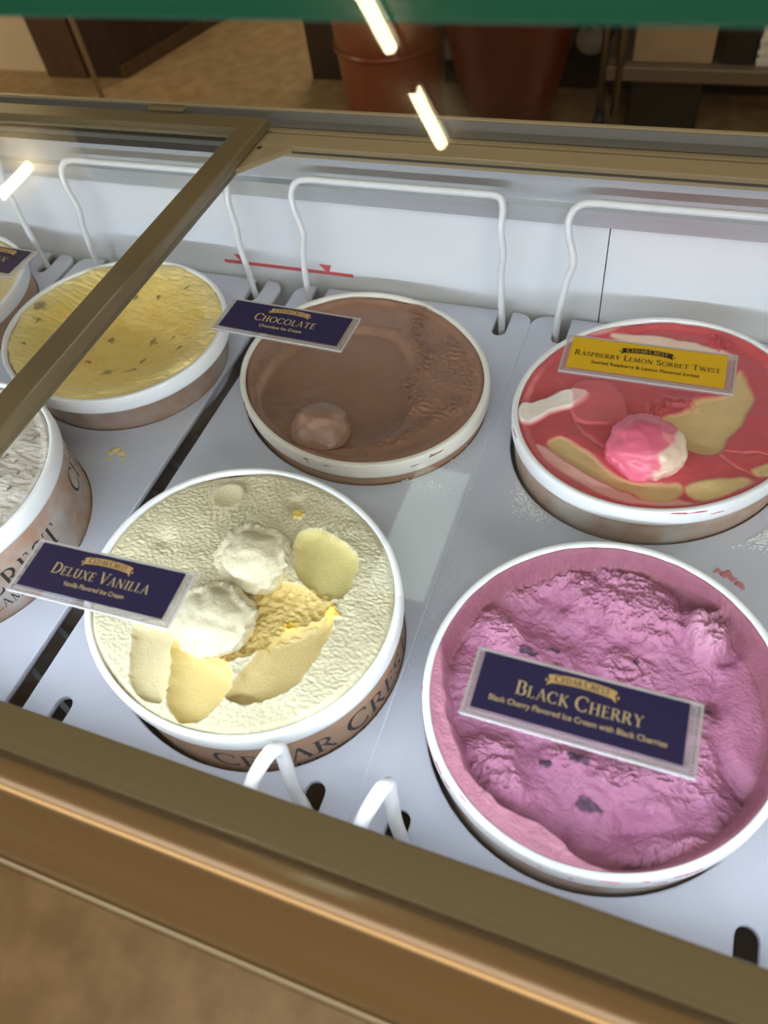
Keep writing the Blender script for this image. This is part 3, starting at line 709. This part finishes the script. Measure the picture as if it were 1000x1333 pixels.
def rim_stains(t, T, m, spots, seed):
    rng = random.Random(seed); bm = bmesh.new()
    for a0, a1, n in spots:
        for _ in range(n):
            a = math.radians(rng.uniform(a0, a1)); k = float(oval(T.ab, a)); z = rng.choice([-.0006, -.0015, -.0025, -.0045, -.0085]) ; rr = (.1222 if z < -.001 else .1195) * k
            mtx = Matrix.Translation((rr * math.cos(a), rr * math.sin(a), z)) @ Matrix.Rotation(a, 4, 'Z') @ Matrix.Diagonal((.0005, rng.uniform(.0012, .007), rng.uniform(.0003, .0009), 1))
            bmesh.ops.create_icosphere(bm, subdivisions=2, radius=1, matrix=mtx)
    me = bpy.data.meshes.new('rim_stain'); bm.to_mesh(me); bm.free(); smooth(me); o = child_mesh('rim_stain', me, m, t); o['kind'] = 'stuff'; return o
def build_tub(key, label, surf, n=230, carton='carton', rimm='rim', text_at=(-90, -35, 30), group='open ice cream tubs in the cabinet'):
    T = Tub(key)
    t = thing('ice_cream_tub', label, 'ice cream tub', tuple(T.c), group)
    t.rotation_mode = 'QUATERNION'; t.rotation_quaternion = T.q
    body = MB().lathe([(.1165, -.004), (.1192, -.006), (.1188, -.05), (.1165, -.20), (.1155, -.245), (.112, -.245), (.001, -.243)], 96).build('carton_body', carton, t, True, local=False); ovalize(body, T.ab)
    bk = BODY_K.get(key, 1.0)
    for v in body.data.vertices:
        if v.co.z < -.0055: v.co.x *= bk; v.co.y *= bk
    rr = [(.1168, -.0045), (.1170, -.0008), (.1178, 0), (.1205, 0), (.1216, -.0006), (.1222, -.002), (.1225, -.014), (.1221, -.0165), (.1214, -.0172), (.1195, -.0172)]
    ovalize(MB().lathe(rr, 128).build('rim', rimm, t, True, local=False), T.ab)
    rad = lambda z: .11935 - (-z - .006) * .012
    for a in text_at:
        ovalize(wrap_text('CEDAR CREST', rad, math.radians(a), -.058, .0210, body), T.ab)
        ovalize(wrap_text('ICE CREAM', rad, math.radians(a), -.074, .0100, body), T.ab)
    X, Y = disc_grid(n, .1176); r = np.hypot(X, Y); ov = oval(T.ab, np.arctan2(Y, X)); X = X * ov; Y = Y * ov
    Z, col, m, balls = surf(T, X, Y, r)
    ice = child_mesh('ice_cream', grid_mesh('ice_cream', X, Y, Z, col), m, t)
    for b in balls: scoop_ball(ice, *b)
    return t, T

# --- vanilla
CV = (90, 590, 2.174)
def s_vanilla(T, X, Y, r):
    base = rgb(212, 203, 170)
    wrinkle = ridged(X * 230 + fbm(X * 70, Y * 70, 2, 4), Y * 330 + fbm(X * 60, Y * 60, 2, 3) * 1.5, 2, 2)
    Z = -.0012 + .0025 * fbm(X * 14, Y * 14, 3, 1) + .0007 * wrinkle * (.5 + .8 * np.abs(fbm(X * 30, Y * 30, 2, 8))) + .0006 * perlin(X * 430, Y * 430, 9)
    Z -= .0035 * sstep(.112, .118, r)
    col = np.broadcast_to(base, X.shape + (3,)).copy()
    tr = [([(185, 480), (300, 480), (292, 560), (278, 720), (215, 705), (172, 660), (175, 580)], .006, (214, 200, 156)),
          ([(290, 510), (420, 560), (475, 620), (440, 700), (400, 745), (340, 778), (292, 752), (277, 690), (285, 600)], .0095, (218, 196, 130)),
          ([(590, 490), (700, 465), (758, 452), (742, 520), (690, 600), (640, 670), (560, 705), (500, 716), (435, 702), (470, 640), (540, 560)], .0105, (206, 184, 126)),
          ([(640, 235), (700, 212), (790, 262), (822, 300), (812, 372), (770, 425), (700, 415), (640, 350)], .0055, (222, 208, 142)),
          ([(330, 430), (470, 360), (640, 370), (745, 400), (752, 460), (600, 520), (520, 580), (400, 600), (330, 520)], .008, (216, 190, 118))]
    for k, (pts, dep, c) in enumerate(tr):
        d = poly_sdf(X + .0012 * perlin(X * 90, Y * 90, 20 + k), Y + .0012 * perlin(X * 90, Y * 90, 30 + k), T.poly(CV, pts))
        mk = sstep(.0012, -.0014, d)
        bowl = -dep * (1 - np.exp(-np.maximum(0, -d) / .004)) - .002 * mk
        lvl = -.002 + bowl + .0006 * fbm(X * 60, Y * 22, 2, 40 + k) + (.0016 * ridged(X * 110, Y * 110, 3, 6) if k == 4 else 0)
        Z = Z * (1 - mk) + np.minimum(Z, lvl) * mk
        col = blend(col, mk, rgb(*c))
        lip = np.exp(-(d / .0016) ** 2) * (perlin(X * 160, Y * 160, 50 + k) > .1)
        Z += .0012 * lip
    f = T.poly(CV, [(455, 125)])[0]; d = np.hypot(X - f[0], Y - f[1]); mk = sstep(.016, .011, d)
    Z = Z * (1 - mk) + (-.003 + .004 * np.clip(d / .016, 0, 1) ** 2) * mk; col = blend(col, mk * .6, rgb(216, 206, 166))
    for px, py, rad in ((270, 250, .008), (640, 150, .007)):
        f = T.poly(CV, [(px, py)])[0]; d = np.hypot(X - f[0], Y - f[1]); Z -= .004 * np.exp(-(d / rad) ** 2)
    for px, py in ((335, 470), (750, 460), (735, 445), (370, 480), (620, 480), (650, 180)):
        f = T.poly(CV, [(px, py)])[0]; d = np.hypot(X - f[0], Y - f[1]) + .003 * perlin(X * 300, Y * 300, 60); mk = sstep(.006, .003, d)
        Z += .002 * mk; col = blend(col, mk, rgb(244, 208, 90))
    m = ice_mat('vanilla_ice_cream', .5, .05, 160, .3, 460, .12)
    b1 = T.poly(CV, [(545, 300)])[0]; b2 = T.poly(CV, [(425, 465)])[0]
    def cf(co, a, b):
        c = np.broadcast_to(rgb(206, 196, 164), co.shape).copy(); k = sstep(-.1, -.5, co[:, 2] + .3 * a); return blend(c, k, rgb(226, 204, 132))
    balls = [((b1[0], b1[1] - .006, .004), .0295, cf, m, (1, .95, .85), 1, .07, .05, .13), ((b2[0], b2[1] - .004, .001), .0305, cf, m, (1.05, .95, .72), 2, .08, .06, .11)]
    return Z, col, m, balls
tt = build_tub('vanilla', 'tub of cream-coloured vanilla ice cream with two scoops sitting in it', s_vanilla, 260, text_at=(-35, 85, -155))
rim_stains(*tt, mat('vanilla_stain', lin(226, 218, 190), .5), [(-165, -140, 6)], 4)

# --- chocolate
CC = (270, 340, 2.5)
def s_choc(T, X, Y, r):
    Z = -.0065 + .0022 * fbm(X * 16, Y * 16, 3, 11) + .0003 * fbm(X * 120, Y * 120, 3, 12)
    Z += .0050 * sstep(.106, .1165, r) - .0035 * sstep(.113, .1176, r)
    col = np.broadcast_to(rgb(150, 108, 84), X.shape + (3,)).copy()
    d = poly_sdf(X, Y, T.poly(CC, [(430, 215), (640, 230), (690, 420), (620, 560), (470, 610), (300, 620), (150, 520), (150, 420), (260, 280)], .008))
    mk = sstep(.004, -.006, d); Z -= .006 * mk; col = blend(col, mk * .45, rgb(130, 92, 68))
    for pts, w, a in (([(690, 180), (680, 250), (715, 320), (660, 390), (690, 470)], .010, .007), ([(540, 600), (640, 575), (720, 520), (800, 480)], .009, .004), ([(150, 400), (190, 330), (300, 260)], .006, .003), ([(500, 210), (620, 225)], .004, .003)):
        d = line_dist(X + .002 * perlin(X * 80, Y * 80, 3), Y + .002 * perlin(X * 80, Y * 80, 4), T.poly(CC, pts, .006))
        k = np.exp(-(d / w) ** 2); Z += k * (a * .35 + a * .32 * ridged(X * 90, Y * 150, 3, 14)); col = blend(col, k * .35, rgb(104, 66, 48))
    d = poly_sdf(X, Y, T.poly(CC, [(720, 260), (800, 240), (890, 330), (880, 460), (800, 520), (720, 440)], .006)); mk = sstep(.003, -.003, d)
    Z += mk * .0012 * ridged(X * 160, Y * 160, 3, 15)
    m = ice_mat('chocolate_ice_cream', .36, .08, 40, .25, 240, .05, .5)
    b = T.poly(CC, [(372, 545)], .006)[0]
    def cf(co, a, bb): return np.broadcast_to(rgb(150, 112, 90), co.shape).copy()
    return Z, col, m, [((b[0], b[1] - .002, -.006), .0285, cf, m, (1, .95, .85), 3, .08, .02)]
tt = build_tub('chocolate', 'tub of smooth brown chocolate ice cream with one scoop near its edge', s_choc, 220, rimm='rimring', text_at=())
rim_stains(*tt, mat('chocolate_stain', lin(120, 84, 64), .45), [(-95, -70, 6), (-60, -30, 5), (-170, -140, 3), (60, 130, 4)], 1)

# --- raspberry lemon
CR = (640, 380, 2.778)
def s_rasp(T, X, Y, r):
    Z = -.0055 + .0020 * fbm(X * 15, Y * 15, 3, 21) + .00025 * fbm(X * 140, Y * 140, 2, 22)
    Z += .0045 * sstep(.106, .1165, r) - .003 * sstep(.114, .1176, r)
    col = np.broadcast_to(rgb(206, 86, 92), X.shape + (3,)).copy()
    cream = rgb(228, 196, 138); pink = rgb(238, 176, 168)
    P = lambda pts: T.poly(CR, pts, .005)
    wx = X + .0022 * fbm(X * 50, Y * 50, 2, 23); wy = Y + .0022 * fbm(X * 50, Y * 50, 2, 24)
    for pts, c, dz in (([(430, 145), (600, 155), (800, 205), (900, 245), (860, 255), (700, 215), (520, 185), (420, 165)], rgb(246, 214, 190), .001),
                       ([(250, 150), (420, 105), (520, 110), (440, 140), (330, 175)], pink, .001),
                       ([(95, 420), (200, 385), (270, 355), (362, 365), (330, 397), (220, 432), (130, 482), (92, 470)], rgb(250, 238, 228), .004),
                       ([(740, 385), (870, 372), (895, 270), (935, 320), (948, 390), (905, 470), (845, 530), (832, 580), (785, 597), (690, 565), (650, 485), (600, 452), (715, 435)], cream, -.003),
                       ([(190, 540), (240, 522), (300, 545), (420, 640), (500, 690), (600, 690), (692, 692), (682, 748), (600, 757), (500, 722), (420, 692), (330, 650), (260, 600)], rgb(220, 186, 132), -.002),
                       ([(150, 548), (190, 550), (260, 610), (420, 700), (560, 757), (690, 748), (745, 772), (600, 780), (420, 745), (260, 660), (180, 595)], pink, .001),
                       ([(700, 692), (850, 675), (930, 668), (942, 690), (850, 742), (760, 757), (700, 722)], cream, .001),
                       ([(940, 632), (1010, 612), (1060, 640), (1010, 680), (955, 665)], cream, .001),
                       ([(1040, 420), (1120, 380), (1130, 480), (1060, 520)], pink, .001)):
        d = poly_sdf(wx, wy, P(pts)); mk = sstep(.0022, -.0018, d); col = blend(col, mk, c); Z += dz * mk
    d = poly_sdf(wx, wy, P([(290, 330), (430, 320), (485, 400), (470, 470), (350, 490), (280, 440)])); mk = sstep(.0012, -.0012, d); Z += .002 * mk; col = blend(col, mk * .5, rgb(232, 120, 128))
    d = line_dist(wx, wy, P([(570, 430), (640, 400), (720, 410)])); k = np.exp(-(d / .006) ** 2); Z += k * .003 * ridged(X * 130, Y * 130, 3, 26); col = blend(col, k * .5, rgb(205, 76, 88))
    d = line_dist(wx, wy, P([(800, 180), (850, 200), (840, 215)])); k = np.exp(-(d / .006) ** 2); Z += k * .003 * ridged(X * 130, Y * 130, 3, 27); col = blend(col, k * .6, rgb(200, 60, 80))
    for pts in ([(690, 560), (780, 600), (840, 575), (1000, 590)], [(280, 430), (330, 520), (400, 560)], [(820, 590), (900, 640), (960, 670)]):
        d = line_dist(wx, wy, P(pts)); k = np.exp(-(d / .0012) ** 2); Z -= .0012 * k; col = blend(col, k * .4, rgb(240, 150, 145))
    m = ice_mat('raspberry_sorbet', .34, .05, 50, .15, 260, .1, .5)
    b = P([(556, 570)])[0]
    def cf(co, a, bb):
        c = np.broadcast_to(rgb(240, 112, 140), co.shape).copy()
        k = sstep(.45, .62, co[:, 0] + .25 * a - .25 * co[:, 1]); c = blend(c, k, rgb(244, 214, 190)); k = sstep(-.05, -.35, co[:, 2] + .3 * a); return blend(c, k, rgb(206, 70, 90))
    mb = ice_mat('raspberry_scoop', .3, .05, 50, .12, 200, .1, .5)
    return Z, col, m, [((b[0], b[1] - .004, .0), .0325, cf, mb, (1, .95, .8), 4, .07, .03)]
tt = build_tub('raspberry', 'tub of red raspberry sorbet swirled with pale lemon, one pink scoop on top', s_rasp, 230, 'carton_frost', text_at=())
rim_stains(*tt, mat('raspberry_stain', lin(206, 92, 100), .45), [(-75, -55, 6), (60, 100, 5), (-190, -150, 3)], 2)

# --- black cherry
CB = (530, 690, 2.128)
def s_cherry(T, X, Y, r):
    P = lambda pts, d=.02: T.poly(CB, pts, d)
    big = fbm(X * 17 + 4, Y * 17, 3, 31); wx = X + .003 * fbm(X * 55, Y * 55, 3, 48); wy = Y + .003 * fbm(X * 55, Y * 55, 3, 49)
    rg = ridged(wx * 70, wy * 95, 4, 33); gr = ridged(wx * 260, wy * 290, 3, 34)
    # crumbly zones left by the scoop; the rest is smooth and streaked
    rough = np.zeros(X.shape)
    for pts in ([(270, 100), (360, 60), (480, 80), (460, 130), (380, 150), (320, 190), (260, 170)], [(190, 230), (260, 215), (320, 260), (300, 330), (220, 310)],
                [(470, 90), (620, 100), (760, 190), (760, 280), (700, 300), (600, 260), (520, 200), (440, 190)], [(560, 300), (680, 340), (700, 400), (600, 410), (540, 360)],
                [(150, 560), (260, 560), (310, 640), (330, 720), (270, 740), (190, 660)], [(680, 690), (780, 650), (830, 560), (870, 640), (860, 740), (760, 740)],
                [(560, 620), (680, 640), (640, 720), (520, 690)], [(600, 900), (700, 850), (830, 850), (880, 870), (800, 920), (680, 950)], [(380, 590), (500, 600), (520, 640), (400, 640)],
                [(770, 200), (830, 190), (910, 270), (900, 330), (820, 340), (780, 290)]):
        rough = np.maximum(rough, sstep(.006, -.004, poly_sdf(wx, wy, P(pts))))
    Z = -.028 + .0065 * big + .0009 * rg + rough * (.0012 + .0015 * rg + .0015 * gr) + .0003 * perlin(X * 300, Y * 300, 36) + .0004 * fbm(X * 40 + Y * 90, Y * 20, 2, 40)
    col = np.broadcast_to(rgb(188, 120, 156), X.shape + (3,)).copy()
    col = blend(col, sstep(.2, 1.2, big) * .3, rgb(214, 150, 180)); col = blend(col, rough * .35, rgb(216, 150, 178))
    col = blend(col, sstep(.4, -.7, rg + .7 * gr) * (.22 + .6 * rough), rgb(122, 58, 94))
    # scoop furrows
    for pts, w, dep in (([(400, 240), (520, 320), (690, 390)], .024, .014), ([(350, 600), (390, 740), (430, 800)], .016, .008), ([(540, 850), (620, 890), (650, 940)], .022, .014), ([(880, 420), (930, 620), (980, 700)], .016, .008), ([(620, 800), (690, 830), (800, 800)], .009, .007), ([(500, 560), (620, 600)], .014, .006), ([(520, 100), (540, 200)], .008, .004)):
        d = line_dist(wx, wy, P(pts)); k = np.exp(-(d / w) ** 2); Z -= dep * k
        col = blend(col, k * .3, rgb(172, 100, 142))
    for pts, w, a in (([(330, 95), (400, 85), (520, 180), (700, 240)], .012, .007), ([(230, 250), (290, 270)], .012, .006), ([(560, 110), (720, 180), (780, 240)], .016, .007), ([(690, 690), (820, 640), (830, 520)], .010, .007), ([(600, 900), (760, 850), (880, 860)], .012, .007), ([(220, 600), (300, 680)], .012, .006), ([(680, 760), (780, 780), (830, 800)], .007, .006)):
        d = line_dist(wx, wy, P(pts)); k = np.exp(-(d / w) ** 2); Z += k * a * .8
    # lump at the far right with a scraped notch
    b = P([(845, 270)], .015)[0]; d = np.hypot((X - b[0]) / 1.0, (Y - b[1]) / 1.25) + .003 * perlin(X * 90, Y * 90, 41); mk = sstep(.020, .011, d)
    Z += mk * (.010 + .0025 * ridged(X * 110, Y * 110, 3, 42)); col = blend(col, mk * .6, rgb(222, 164, 190))
    d = line_dist(X, Y, P([(800, 185), (880, 210), (915, 280), (905, 320)], .01)); k = np.exp(-(d / .006) ** 2); Z -= .006 * k; col = blend(col, k * .5, rgb(160, 96, 124))
    # smooth right flank
    d = poly_sdf(X, Y, P([(860, 560), (900, 400), (960, 300), (1040, 400), (1080, 620), (1000, 740), (900, 640)])); mk = sstep(.008, -.008, d)
    Z = Z * (1 - mk * .8) + (-.022 + .004 * fbm(X * 25, Y * 25, 2, 43)) * mk * .8; col = blend(col, mk * .5, rgb(206, 130, 160))
    # high shelf along the near left edge
    d = poly_sdf(X + .002 * perlin(X * 70, Y * 70, 44), Y + .002 * perlin(X * 70, Y * 70, 45), np.concatenate([P([(100, 300), (108, 420), (125, 540), (165, 640), (235, 735), (330, 785), (430, 838), (475, 905), (570, 945)], .004), P([(560, 1010), (300, 960), (120, 800), (20, 600), (20, 300)], .004)]))
    mk = sstep(.003, -.003, d)
    Z = np.where(mk > 0, np.maximum(Z, Z * (1 - mk) + (-.0035 + .0008 * rg * .5 + .001 * fbm(X * 60, Y * 60, 2, 46)) * mk), Z); col = blend(col, mk, rgb(204, 136, 158))
    # coated tub wall
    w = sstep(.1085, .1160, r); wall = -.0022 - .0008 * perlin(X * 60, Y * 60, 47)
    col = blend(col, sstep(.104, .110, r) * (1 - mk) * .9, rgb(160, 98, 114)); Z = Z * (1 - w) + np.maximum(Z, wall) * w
    for px, py, rad in ((335, 328, .0075), (750, 458, .010), (836, 492, .007), (388, 636, .0045), (480, 622, .009), (505, 748, .009), (640, 345, .003), (410, 312, .004), (700, 560, .004), (1000, 790, .006)):
        f = P([(px, py)])[0]; d = np.hypot(X - f[0], (Y - f[1]) * 1.5) + .004 * perlin(X * 220, Y * 220, int(px) % 7); mk = sstep(rad, rad * .6, d)
        Z += .0015 * mk; col = blend(col, mk * .9, rgb(70, 48, 74))
    m = ice_mat('black_cherry_ice_cream', .48, .14, 160, .55, 420, .08)
    return Z, col, m, []
tt = build_tub('cherry', 'tub of deeply scooped mauve black cherry ice cream with dark cherry bits', s_cherry, 300, 'carton_frost', text_at=())
rim_stains(*tt, mat('cherry_stain', lin(206, 120, 150), .45), [(-100, -50, 10), (-170, -120, 6), (10, 60, 6)], 3)

# --- yellow
CY = (0, 280, 2.857)
def s_yellow(T, X, Y, r):
    Z = -.036 + .034 * sstep(.01, .1165, r) + .0035 * fbm(X * 16, Y * 16, 3, 51) + .0009 * ridged(X * 50 + Y * 30, Y * 150, 3, 52)
    Z -= .002 * sstep(.113, .1176, r)
    col = np.broadcast_to(rgb(252, 220, 124), X.shape + (3,)).copy()
    col = blend(col, sstep(.0, .9, fbm(X * 22, Y * 40, 3, 53)) * .5, rgb(240, 192, 76))
    col = blend(col, sstep(.085, .112, r) * .55, rgb(255, 236, 176))
    P = lambda px, py, d: T.poly(CY, [(px, py)], d)[0]
    for px, py, rad in ((175, 385, .012), (395, 435, .006), (555, 442, .007), (672, 518, .006), (400, 572, .010), (490, 580, .008), (165, 430, .006), (330, 530, .004), (640, 460, .004), (710, 315, .005), (590, 320, .003), (265, 605, .003), (110, 515, .003), (515, 320, .004), (40, 540, .004), (520, 520, .005)):
        f = P(px, py, .02); d = np.hypot(X - f[0], (Y - f[1]) * 1.2) + .006 * perlin(X * 200, Y * 200, int(px) % 9); mk = sstep(rad, rad * .3, d)
        Z += .001 * mk; col = blend(col, mk * .7, rgb(84, 62, 34))
    sp = sstep(.72, .95, fbm(X * 70, Y * 90, 2, 55)) * sstep(.0, .6, fbm(X * 18, Y * 18, 2, 56)); col = blend(col, sp * .6, rgb(120, 92, 44))
    m = ice_mat('yellow_ice_cream', .42, .08, 60, .35, 240, .1)
    return Z, col, m, []
build_tub('yellow', 'tub of yellow ice cream with small dark flecks under the left lid', s_yellow, 220, 'carton_frost', text_at=())

# --- grey flecked and pale tubs at the left edge
def s_cookie(T, X, Y, r):
    Z = -.007 + .002 * fbm(X * 18, Y * 18, 3, 61) + .0005 * ridged(X * 60, Y * 160, 3, 62) + .004 * sstep(.106, .1165, r) - .003 * sstep(.113, .1176, r)
    col = np.broadcast_to(rgb(200, 190, 178), X.shape + (3,)).copy()
    col = blend(col, sstep(.1, .8, fbm(X * 40, Y * 40, 3, 63)) * .6, rgb(232, 228, 220))
    col = blend(col, sstep(.55, .75, fbm(X * 110, Y * 110, 2, 64)) * .8, rgb(92, 82, 76))
    return Z, col, ice_mat('cookie_ice_cream', .5, .08, 60, .4, 260, .1), []
build_tub('cookie', 'tub of pale grey ice cream with dark crumbs and a frosted carton', s_cookie, 200, 'carton_frost', text_at=(-40, 70, 190))
def s_pale(T, X, Y, r):
    Z = -.008 + .003 * fbm(X * 18, Y * 18, 3, 71) + .004 * sstep(.106, .1165, r) - .003 * sstep(.113, .1176, r)
    return Z, np.broadcast_to(rgb(238, 214, 160), X.shape + (3,)).copy(), ice_mat('pale_ice_cream', .5, .08, 60, .4, 260, .1), []
build_tub('pale', 'tub of pale cream ice cream left of the yellow one, mostly hidden', s_pale, 100, 'carton', text_at=())

# ------------------------------------------------------------------ frost, smears, spills on the panels
def frost(name, label, spots, seed):
    rng = random.Random(seed); vs_ = []; fs = []
    for (px, py, sx, sy, n, s) in spots:
        c = at_h(px, py, H_PAN)
        for _ in range(n):
            x = c.x + rng.gauss(0, sx); y = c.y + rng.gauss(0, sy); k = s * rng.uniform(.3, 1.0)
            bad = any(math.hypot(x - v[0][0], y - v[0][1]) < .131 for v in TUB.values())
            if bad: continue
            b = len(vs_); z = zz(H_PAN) - .0002
            a0 = rng.uniform(0, 6.28)
            vs_ += [(x + k * math.cos(a0 + i * 2.094) * rng.uniform(.7, 1.2), y + k * math.sin(a0 + i * 2.094) * rng.uniform(.7, 1.2), z) for i in range(3)] + [(x, y, z + k * .9)]
            fs += [(b, b + 1, b + 3), (b + 1, b + 2, b + 3), (b + 2, b, b + 3)]
    me = bpy.data.meshes.new(name); me.from_pydata(vs_, [], fs); o = bpy.data.objects.new(name, me); link(o); me.materials.append(M['frost'])
    o['kind'] = 'stuff'; tag(o, label, 'frost'); return o
frost('frost_crumbs', 'white frost crumbs scattered on the panel around the raspberry tub', [(684, 635, .005, .014, 420, .0017), (960, 692, .022, .006, 900, .0022), (702, 668, .007, .005, 260, .0018), (990, 682, .014, .008, 500, .0024)], 3)
frost('frost_crumbs', 'white frost crumbs on the panel along the chocolate and cherry tubs', [(545, 628, .02, .004, 160, .0014), (600, 600, .006, .012, 90, .0012), (600, 765, .012, .012, 200, .0012), (560, 820, .004, .012, 120, .0011), (890, 1150, .02, .008, 30, .001), (540, 850, .003, .010, 60, .001)], 4)
def smear(label, pts, h, m, name='ice_cream_smear'):
    bm = bmesh.new(); c = [at_h(px, py, h) for px, py, _ in pts]
    for q, (_, _, r) in zip(c, pts):
        bmesh.ops.create_icosphere(bm, subdivisions=2, radius=1, matrix=Matrix.Translation(q) @ Matrix.Diagonal((r, r * .8, .0012, 1)))
    for v in bm.verts:
        v.co.x += .0012 * math.sin(v.co.y * 900); v.co.y += .0012 * math.sin(v.co.x * 800)
    me = bpy.data.meshes.new(name); bm.to_mesh(me); bm.free(); smooth(me)
    o = bpy.data.objects.new(name, me); link(o); me.materials.append(m); tag(o, label, 'smear'); return o
smear('small pale yellow dab of ice cream on the panel below the yellow tub', [(143, 590, .004), (150, 586, .005), (158, 590, .005), (142, 598, .003), (161, 597, .003)], H_PAN, mat('yellow_dab', lin(238, 220, 160), .4))
smear('pink sorbet smear on the panel behind the black cherry tub', [(946, 748, .005), (952, 752, .004), (964, 762, .004), (935, 744, .003)], H_PAN, mat('pink_dab', lin(206, 126, 132), .4))
